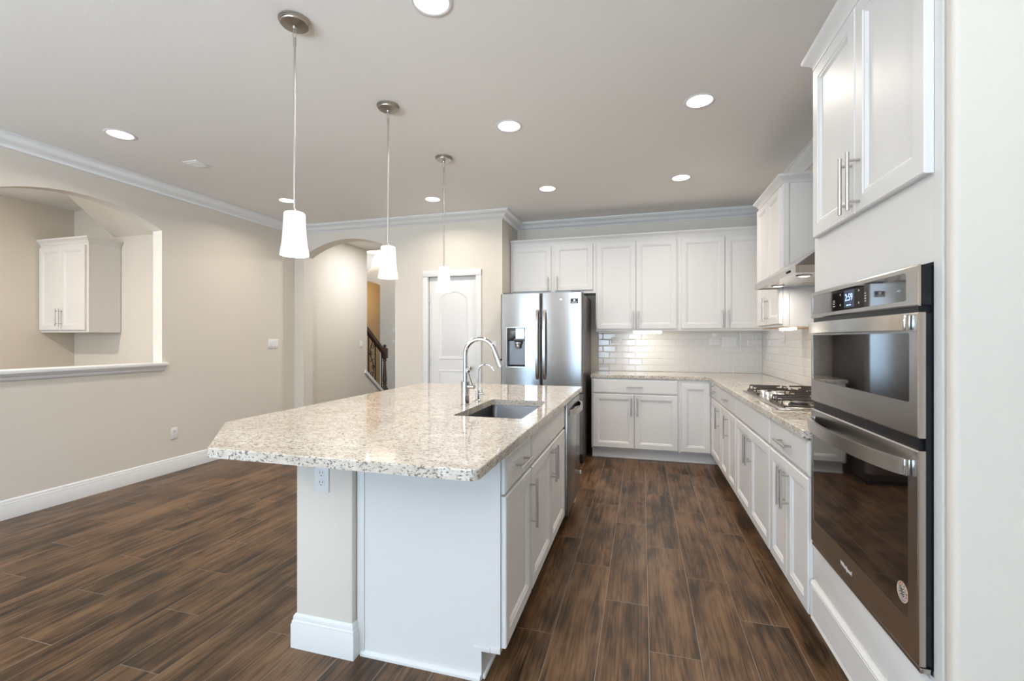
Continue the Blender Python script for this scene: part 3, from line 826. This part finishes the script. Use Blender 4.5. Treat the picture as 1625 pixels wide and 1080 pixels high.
# sticker, emblem on the right door, top hinge covers, feet
m = MB(); m.box(0.775, 0.852, 0.0035, 0.0075, 1.672, 1.724); bd = m.build('sticker', 'black', rd, smooth=False)
m = MB(); m.lathe([(0, 0), (0.012, 0), (0.012, 0.0008), (0, 0.0008)], (0, 0, 0), 16); q = m.build('sticker_print', 'ink', bd); q.rotation_euler = (R(90), 0, 0); q.location = (0.8135, 0.0034, 1.706)
m = MB(); m.box(0.782, 0.845, 0.0028, 0.0034, 1.686, 1.690); m.box(0.788, 0.839, 0.0028, 0.0034, 1.677, 1.681); m.build('sticker_print', 'ink', bd)
m = MB(); m.lathe([(0, 0), (0.014, 0), (0.014, 0.0012), (0.011, 0.002), (0, 0.002)], (0, 0, 0), 24); q = m.build('emblem', 'chrome', rd); q.rotation_euler = (R(90), 0, 0); q.location = (0.672, 0.0016, 1.722)
for x in (0.03, FW - 0.13):
    m = MB(); m.box(x, x + 0.10, 0.02, 0.15, 1.790, 1.806, 0.005); m.build('hinge_cover', 'fridge_side', t)
m = MB(); m.box(0.02, FW - 0.02, 0.09, 0.12, 0.0, 0.095); m.box(FW - 0.06, FW - 0.01, 0.03, 0.08, 0.0, 0.05, 0.005); m.build('foot_grille', 'blackmatte', t)

# ------------------------------------------------------------------ wall ovens (local frame like the right run)
t = thing('wall_oven', 'stainless built-in oven with a microwave oven above it, clock reading 2:59', 'oven', (0.70, 2.138, 0), -90)
OW = 0.756
ST = -0.031
m = MB(); m.box(0.012, OW - 0.012, -0.0245, 0.50, 0.462, 1.486); m.build('chassis', 'black', t)
m = MB(); m.box(0.0, OW, -0.0025, -0.0012, 0.458, 1.489); m.build('flange', 'black', t)
# control panel: steel surround, dark glass, clock
def frame_panel(x0, x1, z0, z1, gx0, gx1, gz0, gz1, thick, depth=0.003):
    m = MB(); yb = ST + thick; b_ = 0.004
    O = [(x0, z0), (x1, z0), (x1, z1), (x0, z1)]; Ob = [(x0 + b_, z0 + b_), (x1 - b_, z0 + b_), (x1 - b_, z1 - b_), (x0 + b_, z1 - b_)]
    G = rounded([(gx0, gz0), (gx1, gz0), (gx1, gz1), (gx0, gz1)], 0.008, 4)
    def ring(l, y): return [m.bm.verts.new((p[0], y, p[1])) for p in l]
    def bridge(a, b2):
        n = len(a)
        for i in range(n): m.bm.faces.new((a[i], a[(i + 1) % n], b2[(i + 1) % n], b2[i]))
    a = ring(O, yb); c = ring(O, ST + b_ * .6); d_ = ring(Ob, ST); bridge(a, c); bridge(c, d_)
    g0 = ring(G, ST); g1 = ring(G, ST + depth); bridge(g0, g1)
    es = []
    for l in (d_, g0):
        for i in range(len(l)):
            e_ = m.bm.edges.get((l[i], l[(i + 1) % len(l)])); es.append(e_ or m.bm.edges.new((l[i], l[(i + 1) % len(l)])))
    bmesh.ops.triangle_fill(m.bm, use_beauty=True, edges=es, normal=(0, -1, 0))
    m.bm.faces.new(a)
    gl = MB(); gl.prism(rounded([(gx0 + .0005, gz0 + .0005), (gx1 - .0005, gz0 + .0005), (gx1 - .0005, gz1 - .0005), (gx0 + .0005, gz1 - .0005)], 0.0078, 4), 'y', ST + 0.0008, ST + depth)
    return m, gl
m, gl = frame_panel(0, OW, 1.384, 1.489, 0.020, OW - 0.055, 1.400, 1.474, 0.006)
cp = m.build('control_panel', 'steel_h', t, ang=20)
gg = gl.build('control_glass', 'glassblack', cp)
# black end housing with vent slot at the near side
m = MB(); m.box(OW - 0.0035, OW - 0.0005, ST + 0.0065, -0.003, 1.386, 1.487); m.build('end_housing', 'blackmatte', cp)
m = MB(); m.box(0.318, 0.392, ST + 0.0003, ST + 0.0008, 1.407, 1.466); sc = m.build('clock', 'screen', gg, smooth=False)
text_part('clock_digits', '2:59', 0.034, 'display', gg, (0.355, ST + 0.0002, 1.440))
text_part('clock_text', 'BAKE  TIME', 0.0065, 'display', gg, (0.355, ST + 0.0002, 1.4145))
m = MB()
for x, z, w_, h_ in ((0.225, 1.436, 0.014, 0.0025), (0.225, 1.430, 0.014, 0.0025), (0.225, 1.424, 0.012, 0.0025), (0.225, 1.416, 0.016, 0.003), (0.285, 1.452, 0.004, 0.006), (0.285, 1.416, 0.004, 0.006),
                     (0.425, 1.454, 0.005, 0.005), (0.425, 1.414, 0.005, 0.006), (0.468, 1.442, 0.008, 0.003), (0.468, 1.434, 0.009, 0.003), (0.468, 1.426, 0.009, 0.003), (0.468, 1.418, 0.008, 0.003)):
    m = MB(); m.box(x, x + w_, ST + 0.0003, ST + 0.0008, z, z + h_); m.build('button_mark', 'ink', gg, smooth=False)
# microwave door
m, gl = frame_panel(0, OW, 1.050, 1.368, 0.020, OW - 0.040, 1.136, 1.316, 0.016)
md = m.build('microwave_door', 'steel_h', t, ang=20); gl.build('window_glass', 'glassblack', md)
def oven_handle(z, bow, hh, parent):
    m = MB(); pts = []
    for i in range(25):
        u = i / 24; pts.append((0.022 + (OW - 0.052) * u, ST - 0.006 - bow * math.sin(math.pi * u) ** 0.55, z))
    m.tube(pts, 0.01, sq=(0.011, hh))
    o = m.build('handle', 'steel_h', parent, ang=30)
    for x in (OW - 0.030, 0.030):
        e = MB(); e.box(x - 0.010, x, ST - 0.016, ST - 0.0005, z - hh / 2, z + hh / 2, 0.003); e.build('end_cap', 'chrome', o)
oven_handle(1.343, 0.040, 0.040, md)
# lower oven door
m, gl = frame_panel(0, OW, 0.476, 1.018, 0.024, OW - 0.046, 0.570, 0.955, 0.016)
od = m.build('oven_door', 'steel_h', t, ang=20); gl.build('window_glass', 'glassblack', od)
oven_handle(0.968, 0.052, 0.042, od)
m = MB(); m.box(0, OW, ST + 0.004, -0.003, 0.459, 0.4725, 0.002); m.build('bottom_trim', 'steel_h', t)
m = MB(); m.box(0.01, OW - 0.01, ST + 0.012, -0.0026, 1.0205, 1.0475); m.box(0.01, OW - 0.01, ST + 0.012, -0.0026, 1.3705, 1.3825); m.build('vent_strip', 'black', t)
m = MB(); m.box(OW - 0.0035, OW - 0.0005, ST + 0.0165, -0.003, 0.480, 1.366); m.build('side_trim', 'blackmatte', t)
text_part('brand_mark', 'Whirlpool', 0.021, 'ink', od, (0.335, ST - 0.0004, 0.520))
# round sticker
sx_, sz_ = OW - 0.073, 0.625
m = MB(); m.lathe([(0, 0), (0.027, 0), (0.027, 0.0005), (0, 0.0005)], (0, 0, 0), 40)
st = m.build('sticker', 'tanlabel', od); st.rotation_euler = (R(90), 0, 0); st.location = (sx_, ST + 0.0007, sz_)
m = MB(); m.lathe([(0.0168, 0.0004), (0.0168, 0.0008), (0.0178, 0.0008), (0.0178, 0.0004)], (0, 0, 0), 36, True); m.build('ring', 'navy', st)
m = MB()
for i, (dx, dy, w_) in enumerate(((-0.011, 0.009, 0.018), (-0.013, 0.003, 0.024), (-0.012, -0.003, 0.023), (-0.009, -0.009, 0.018))):
    pts = [(dx + w_ * k / 8, dy + 0.0022 * math.sin(k * 0.9), 0.0009) for k in range(9)]
    m.tube(pts, 0.001, sq=(0.0026, 0.0005))
m.build('flag_stripes', 'navy', st)
for i, ch in enumerate('AMERICA'):
    a = R(140 - i * 26); q = text_part('sticker_letter', ch, 0.0085, 'red', st, (0.0222 * math.cos(a), 0.0222 * math.sin(a), 0.0007), (0, 0, 0)); q.rotation_euler = (0, 0, a - R(90))
for i, ch in enumerate('ASSEMBLED'):
    a = R(222 + i * 12); q = text_part('sticker_letter', ch, 0.0042, 'navy', st, (0.0222 * math.cos(a), 0.0222 * math.sin(a), 0.0007), (0, 0, 0)); q.rotation_euler = (0, 0, a + R(90))

# ------------------------------------------------------------------ cooktop
t = thing('cooktop', 'five-burner gas cooktop with black iron grates on the side counter', 'cooktop', (0.70, 3.70, CT + 0.0005), -90)
CW, CD = 0.925, 0.52
m = MB(); m.box(0, CW, 0.015, CD, 0, 0.007, 0.003); m.box(0.02, CW - 0.02, 0.035, CD - 0.02, 0.0072, 0.010, 0.001); m.build('tray', 'steel_h', t)
for bx, by, br in ((0.16, 0.16, 0.035), (0.16, 0.39, 0.045), (0.4625, 0.33, 0.058), (0.765, 0.16, 0.045), (0.765, 0.39, 0.035)):
    m = MB(); m.lathe([(0, 0.010), (br + 0.012, 0.010), (br + 0.008, 0.018), (br, 0.020), (br, 0.027), (br - 0.006, 0.030), (0, 0.030)], (bx, by, 0), 28); m.build('burner', 'burner', t)
def grate(x0, x1, y0, y1):
    m = MB(); zb, zt = 0.0102, 0.052
    T = 0.008
    for y in (y0, y1 - T): m.box(x0, x1, y, y + T, zb + 0.004, zb + 0.014, 0.0015)
    for x in (x0, x1 - T): m.box(x, x + T, y0, y1, zb + 0.004, zb + 0.014, 0.0015)
    for x in (x0, x1 - T):
        for y in (y0, y1 - T): m.box(x, x + T, y, y + T, zb, zb + 0.006)
    n = 3
    ym = (y0 + y1) / 2
    for i in range(n):
        x = x0 + (x1 - x0) * (i + 0.5) / n
        for ya in (y0, y1):
            s_ = 1 if ya == y0 else -1
            yc = ym - s_ * (0.03 if i != 1 else 0.075)
            m.tube([(x, ya + s_ * 0.004, zb + 0.010), (x, ya + s_ * 0.006, zt), (x, yc, zt)], 0.01, sq=(0.0075, 0.010))
    for x in (x0, x1):
        s_ = 1 if x == x0 else -1
        m.tube([(x + s_ * 0.004, ym, zb + 0.010), (x + s_ * 0.006, ym, zt - 0.002), (x + s_ * 0.085, ym, zt - 0.002)], 0.01, sq=(0.0075, 0.010))
    return m.build('grate', 'iron', t, smooth=False)
grate(0.020, 0.310, 0.045, 0.500); grate(0.318, 0.607, 0.190, 0.500); grate(0.615, 0.905, 0.045, 0.500)
for kx, ky in ((0.350, 0.075), (0.405, 0.130), (0.4625, 0.075), (0.520, 0.130), (0.575, 0.075)):
    m = MB(); m.lathe([(0, 0.0102), (0.026, 0.0102), (0.026, 0.014), (0.021, 0.016), (0.0225, 0.045), (0.020, 0.049), (0, 0.049)], (kx, ky, 0), 24); m.build('knob', 'knob_metal', t)

# ------------------------------------------------------------------ range hood
t = thing('range_hood', 'stainless pyramid range hood with two lit lamps over the cooktop', 'range hood', (0.80, 3.71, 1.66), -90)
HWd, HD, HL = 0.92, 0.488, 0.040
m = MB()
m.box(0, HWd, 0, 0.012, 0, HL); m.box(0, 0.012, 0.0125, HD, 0, HL); m.box(HWd - 0.012, HWd, 0.0125, HD, 0, HL); m.box(0.0125, HWd - 0.0125, 0.0125, HD, 0.006, 0.012)
a = [(0, 0, HL), (HWd, 0, HL), (HWd, HD, HL), (0, HD, HL)]; c = [(0.33, 0.29, 0.235), (0.59, 0.29, 0.235), (0.59, HD, 0.235), (0.33, HD, 0.235)]
A = [m.bm.verts.new(p) for p in a]; B = [m.bm.verts.new(p) for p in c]
for i in range(4): m.bm.faces.new((A[i], A[(i + 1) % 4], B[(i + 1) % 4], B[i]))
m.bm.faces.new(B); m.build('canopy', 'hoodsteel', t, smooth=False)
m = MB(); m.box(0.335, 0.585, 0.295, HD, 0.2355, H - 1.66 - 0.1); m.build('chimney', 'hoodsteel', t, smooth=False)
m = MB()
for i in range(9): m.box(0.22 + 0.055 * i, 0.25 + 0.055 * i, 0.20, 0.44, 0.002, 0.0055)
m.box(0.2, HWd - 0.2, 0.19, 0.45, 0.0035, 0.0058); m.build('filter', 'steel_h', t, smooth=False)
for lx in (0.20, 0.72):
    m = MB(); m.lathe([(0.030, 0.006), (0.040, 0.006), (0.042, 0.002), (0.036, 0.0), (0.030, 0.003)], (lx, 0.10, 0), 28, True); lp = m.build('lamp_ring', 'chrome', t)
    m = MB(); m.lathe([(0, 0.0), (0.022, 0.0005), (0.0295, 0.004), (0.0295, 0.0055), (0, 0.0055)], (lx, 0.10, 0), 28); m.build('lamp_lens', 'lens', lp)
    area('hood_light', (0.80 + 0.10, 3.71 - lx, 1.655), (0, 0, 0), 0.05, 0.05, 1.0, WARM, 'DISK')
m = MB(); m.box(0.76, 0.83, -0.003, -0.0005, 0.014, 0.026, 0.001); m.build('control_buttons', 'blackmatte', t)

# under-cabinet lights
t = tag(MB().box(-0.095, 0.215, 5.37, 5.41, 1.366, 1.3895, 0.004).build('undercabinet_light', 'led'), 'lit slim light bar under the wall cabinet right of the refrigerator', 'light')
area('undercabinet_glow', (0.06, 5.40, 1.362), (R(-12), 0, 0), 0.30, 0.04, 0.7, WARM)
t = tag(MB().box(1.03, 1.07, 3.70, 3.98, 1.366, 1.3835, 0.004).build('undercabinet_light', 'led'), 'lit slim light bar under the side wall cabinet behind the range hood', 'light')
area('undercabinet_glow', (1.05, 3.84, 1.362), (0, 0, 0), 0.04, 0.25, 0.5, WARM)

# ------------------------------------------------------------------ side room cabinet (faces -Y)
t = thing('side_room_cabinet', 'white two-door wall cabinet seen through the arched pass-through', 'cabinet', (-6.325, 3.37, 0), 0)
wall_body(t, 0.745, 1.372, 2.318, 0.305)
door(t, 0.012, 0.345, 1.395, 2.290, 0.345 - 0.022, 1.53); door(t, 0.349, 0.715, 1.395, 2.290, 0.349 + 0.026, 1.53)
m = MB(); m.sweep([(0, 0), (0.745, 0), (0.745, 0.305)], KP, 2.3185); m.build('crown', 'cabinet', t, ang=50)
m = MB(); m.box(0.7455, 0.7475, 0.285, 0.305, 1.372, 2.318); m.build('side_stile', 'cabinet', t)

# ------------------------------------------------------------------ pendants
PP = [(-1.553, 1.757), (-1.550, 2.563), (-1.553, 3.417)]
t = thing('pendant_lamp', 'opal glass pendant lamp hanging nearest the camera over the island', 'pendant lamp', (*PP[0], 0), 0, 'opal glass pendants over the island')
m = MB(); m.lathe([(0, H - 0.026), (0.030, H - 0.026), (0.060, H - 0.022), (0.062, H - 0.017), (0.066, H - 0.015), (0.066, H - 0.010), (0.070, H - 0.008), (0.070, H - 0.0008), (0, H - 0.0008)]); m.lathe([(0, H - 0.045), (0.008, H - 0.042), (0.011, H - 0.030), (0.008, H - 0.0262), (0, H - 0.0262)], seg=20); m.build('ceiling_canopy', 'canopy', t)
m = MB()
pts = [(0.009 * math.cos(a_), 0, H - 0.064 + 0.022 * math.sin(a_)) for a_ in [2 * math.pi * i / 20 for i in range(21)]]
m.tube(pts, 0.0016, 8, cap=False); m.build('hook', 'nickel', t)
m = MB(); m.cyl((0, 0, 1.895), (0, 0, H - 0.084), 0.0052, seg=14); m.cyl((0, 0, H - 0.115), (0, 0, H - 0.080), 0.0072, seg=14); m.cyl((0, 0, H - 0.33), (0, 0, H - 0.325), 0.0062, seg=14); m.cyl((0, 0, 1.887), (0, 0, 1.905), 0.012, 0.007, seg=16); m.build('rod', 'nickel', t)
m = MB(); m.lathe([(0, 1.889), (0.038, 1.889), (0.044, 1.886), (0.0465, 1.879), (0.047, 1.865), (0.050, 1.800), (0.0555, 1.740), (0.0635, 1.690), (0.0615, 1.688), (0.054, 1.740), (0.048, 1.800), (0.045, 1.865), (0.042, 1.882), (0, 1.886)]); m.build('glass_shade', 'shade', t, ang=60)
m = MB(); m.cyl((0, 0, 1.83), (0, 0, 1.8855), 0.014); m.sphere((0, 0, 1.795), 0.026, (1, 1, 1.3)); m.build('bulb', 'lens', t)
pl0 = t
for p, lb in ((PP[1], 'opal glass pendant lamp, the middle of the three over the island'), (PP[2], 'opal glass pendant lamp farthest from the camera, in front of the pantry door')):
    dup(pl0, (*p, 0), lb)
for p in PP:
    l = bpy.data.lights.new('pendant_bulb', 'POINT'); l.energy = 2.2; l.color = WARM; l.shadow_soft_size = 0.05
    o = bpy.data.objects.new('pendant_bulb', l); o.location = (*p, 1.67); C.objects.link(o)

# ------------------------------------------------------------------ recessed lights
CL = ['recessed ceiling light at the top edge, nearest the camera', 'recessed ceiling light right of the middle pendant canopy',
      'recessed ceiling light in front of the refrigerator', 'large recessed ceiling light left of the tall oven cabinet',
      'recessed ceiling light above the wall cabinets in the back right corner',
      'recessed ceiling light beside the farthest pendant rod', 'recessed ceiling light above the arched pass-through on the left', 'recessed ceiling light behind the nearest pendant rod']
t0 = None
for (x, y), lb in zip(CANS, CL):
    if t0 is None:
        t0 = thing('recessed_light', lb, 'ceiling light', (x, y, H), 0, 'recessed ceiling lights')
        m = MB(); m.lathe([(CR - 0.004, 0.004), (CR - 0.002, -0.003), (CR + 0.004, -0.005), (CR + 0.014, -0.004), (CR + 0.018, -0.0006), (CR + 0.002, -0.0006)], seg=40, close=True); m.build('trim_ring', 'trim', t0)
        m = MB(); m.lathe([(CR - 0.003, 0.0), (0.058, 0.050), (0.058, 0.056)], seg=40); m.build('baffle', 'cone', t0)
        m = MB(); m.lathe([(0, 0.046), (0.050, 0.048), (0.058, 0.052), (0.058, 0.058), (0, 0.06)], seg=40); m.build('lens', 'lens', t0)
    else: dup(t0, (x, y, H), lb)
    area('recessed_lamp', (x, y, H - 0.008), (0, 0, 0), 0.12, 0.12, 7.4, WARM, 'DISK', 150)
# smoke detector / vent plate
t = thing('ceiling_vent', 'small square white vent plate on the ceiling at left', 'vent', (-3.615, 2.97, H), 0)
m = MB(); m.box(-0.075, 0.075, -0.075, 0.075, -0.006, -0.0005, 0.002); m.build('cover', 'ceiling', t)
m = MB()
for i in range(5): m.box(-0.05, 0.05, -0.048 + i * 0.022, -0.040 + i * 0.022, -0.0085, -0.0062)
m.build('louvre', 'ceiling', t)

# ------------------------------------------------------------------ switches and outlets (local: faces -y)
def plate(label, cat, loc, rotz, gangs=1, kind='switch', name='light_switch', horizontal=False):
    t = thing(name, label, cat, loc, rotz)
    w_ = 0.070 + 0.046 * (gangs - 1)
    m = MB(); m.box(-w_ / 2, w_ / 2, -0.006, -0.0005, -0.0575, 0.0575, 0.0025); pl_ = m.build('cover_plate', 'plate', t)
    for g in range(gangs):
        cx = (g - (gangs - 1) / 2) * 0.046
        if kind == 'switch':
            m = MB(); m.prism([(-0.0065, -0.033), (-0.010, -0.033), (-0.0068, 0.033), (-0.0065, 0.033)], 'x', cx - 0.0165, cx + 0.0165); m.build('rocker', 'plate', t, smooth=False)
        else:
            for s_ in (-1, 1):
                zc = s_ * 0.0195
                m = MB(); m.lathe([(0, 0), (0.0172, 0), (0.0165, 0.0015), (0, 0.0018)], (0, 0, 0), 28); q = m.build('socket', 'plate', t); q.rotation_euler = (R(90), 0, 0); q.location = (cx, -0.006, zc)
                m = MB(); m.box(cx - 0.0075, cx - 0.0055, -0.0083, -0.0075, zc + 0.001, zc + 0.010); m.box(cx + 0.0055, cx + 0.0075, -0.0083, -0.0075, zc + 0.002, zc + 0.009); m.cyl((cx, -0.0075, zc - 0.007), (cx, -0.0083, zc - 0.007), 0.0026, seg=12)
                m.build('slots', 'slot', t, smooth=False)
    if horizontal: t.rotation_euler = (0, R(90), R(rotz))
    return t
plate('white outlet plate on the island half-wall just under the worktop', 'outlet', (-1.2795, 1.605, 0.722), 0, 1, 'outlet', 'wall_outlet')
plate('white three-gang light switch on the left beige wall near the corner', 'light switch', (XL, 4.635, 1.243), 90, 3)
plate('white outlet low on the left beige wall', 'outlet', (XL, 3.386, 0.376), 90, 1, 'outlet', 'wall_outlet')
plate('white light switch between the pantry door and the refrigerator', 'light switch', (-1.648, YN, 1.215), 0, 1)
plate('white light switch on the hall wall through the arch', 'light switch', (-4.40, 6.45, 1.22), 90, 1)
plate('upper of two small white plates on the far foyer wall', 'wall plate', (-4.94, 8.4, 1.47), 0, 1, 'switch', 'wall_plate')
plate('lower of two small white plates on the far foyer wall', 'wall plate', (-4.94, 8.4, 1.23), 0, 1, 'switch', 'wall_plate')
plate('white outlet on the back tile nearest the refrigerator', 'outlet', (-0.30, YB - 0.0085, 1.285), 0, 1, 'outlet', 'wall_outlet', True)
plate('white outlet on the back tile under the corner wall cabinet', 'outlet', (0.80, YB - 0.0085, 1.27), 0, 1, 'outlet', 'wall_outlet', True)
plate('white double switch on the back tile, just right of an outlet', 'light switch', (0.96, YB - 0.0085, 1.27), 0, 3)
plate('white double plate standing in for a reflection on the side tile below the side wall cabinet', 'outlet', (XR - 0.0085, 4.86, 1.325), -90, 2, 'outlet', 'wall_outlet')  # plain outlet plate added in place of a pale reflection in the tile

# ------------------------------------------------------------------ foyer: stair railing and lamp
t = thing('stair_railing', 'dark wooden newel post and handrail with iron scroll balusters beyond the arch', 'railing', (-4.455, 7.25, 0))
m = MB()
m.lathe([(0, 1.205), (0.018, 1.200), (0.030, 1.185), (0.030, 1.170), (0.018, 1.158), (0.022, 1.150), (0.036, 1.142), (0.036, 1.135), (0, 1.135)], seg=20)
m.box(-0.044, 0.044, -0.044, 0.044, 0.955, 1.135, 0.006)
m.lathe([(0, 0.956), (0.036, 0.955), (0.030, 0.935), (0.036, 0.925), (0.036, 0.912), (0.024, 0.900), (0.024, 0.86), (0.038, 0.60), (0.042, 0.545), (0.026, 0.525), (0.040, 0.510), (0.040, 0.490), (0.026, 0.475), (0.040, 0.455), (0.044, 0.42), (0, 0.42)], seg=20)
m.box(-0.046, 0.046, -0.046, 0.046, 0.118, 0.42, 0.004); m.build('newel_post', 'darkwood', t)
def rz(y): return 1.045 + (-y) * 0.745
m = MB(); m.tube([(0, -0.045, rz(-0.045)), (0, -1.6, rz(-1.6))], 0.03, sq=(0.062, 0.062)); m.tube([(0, -0.045, rz(-0.045) - 0.042), (0, -1.6, rz(-1.6) - 0.042)], 0.03, sq=(0.035, 0.03)); m.build('handrail', 'darkwood', t)
def sz(y): return 0.145 + (-y + 0.05) * 0.74 + 0.115
for i, y in enumerate((-0.10, -0.30, -0.50, -0.70, -0.90, -1.1, -1.3)):
    m = MB(); m.box(-0.007, 0.007, y - 0.007, y + 0.007, sz(y) - 0.02, rz(y) - 0.05); m.build('baluster', 'wrought', t, smooth=False)
def spiral(c, r0, turns, flip, n=26, zdir=1):
    return [(0, c[0] + flip * r0 * (1 - i / n * 0.75) * math.cos(turns * 2 * math.pi * i / n), c[1] + zdir * r0 * (1 - i / n * 0.75) * math.sin(turns * 2 * math.pi * i / n)) for i in range(n + 1)]
m = MB()
yc = -0.40; zb_, zt_ = sz(yc), rz(yc) - 0.06; zm = (zb_ + zt_) / 2
m.tube([(0, yc, zt_), (0, yc, zt_ - 0.06)], 0.006, 8)
m.tube([(0, yc + 0.055 * math.sin(math.pi * 2 * u), zb_ + 0.05 + (zt_ - zb_ - 0.1) * u) for u in [i / 24 for i in range(25)]], 0.007, 8)
m.tube(spiral((yc + 0.02, zt_ - 0.11), 0.055, 1.3, 1), 0.006, 8); m.tube(spiral((yc - 0.03, zt_ - 0.22), 0.045, 1.2, -1, zdir=-1), 0.006, 8)
m.tube(spiral((yc - 0.02, zb_ + 0.11), 0.055, 1.3, -1, zdir=-1), 0.006, 8); m.tube(spiral((yc + 0.03, zb_ + 0.22), 0.045, 1.2, 1), 0.006, 8)
m.tube([(0, yc - 0.05, zm - 0.02), (0, yc + 0.05, zm + 0.02)], 0.007, 8)
m.build('scroll_baluster', 'wrought', t)
t = thing('foyer_lamp', 'lit white bell-shaped glass lamp hanging in the foyer beyond the arch', 'lamp', (-5.19, 7.8, 0))
m = MB(); m.lathe([(0.185, 2.955), (0.150, 2.93), (0.118, 2.87), (0.105, 2.80), (0.090, 2.73), (0.060, 2.675), (0.0, 2.655)]); m.lathe([(0.183, 2.957), (0.146, 2.934), (0.112, 2.87), (0.098, 2.80), (0.082, 2.735), (0.05, 2.685), (0, 2.668)]); m.build('glass_bowl', 'shade', t, ang=60)
m = MB(); m.cyl((0, 0, 2.66), (0, 0, 3.159), 0.008); m.sphere((0, 0, 2.645), 0.014); m.lathe([(0, 3.13), (0.05, 3.135), (0.055, 3.159), (0, 3.159)]); m.build('stem', 'canopy', t)
def point(name, loc, e, col, r=0.06):
    l = bpy.data.lights.new(name, 'POINT'); l.energy = e; l.color = col; l.shadow_soft_size = r
    o = bpy.data.objects.new(name, l); o.location = loc; C.objects.link(o)
point('foyer_bulb', (-5.19, 7.8, 2.99), 55, WARM)
point('back_foyer_fill', (-6.8, 9.1, 2.3), 14, (1.0, 0.72, 0.42))  # unseen warm light added to the room behind the foyer arch
area('hall_fill', (-3.6, 6.0, H - 0.01), (0, 0, 0), 0.14, 0.14, 20, (0.95, 0.98, 1.0), 'DISK')  # added fill light for the hall, no fixture here
area('side_room_fill', (-5.3, 1.6, H - 0.01), (0, 0, 0), 0.14, 0.14, 34, WARM, 'DISK')  # unseen light added to brighten the side room
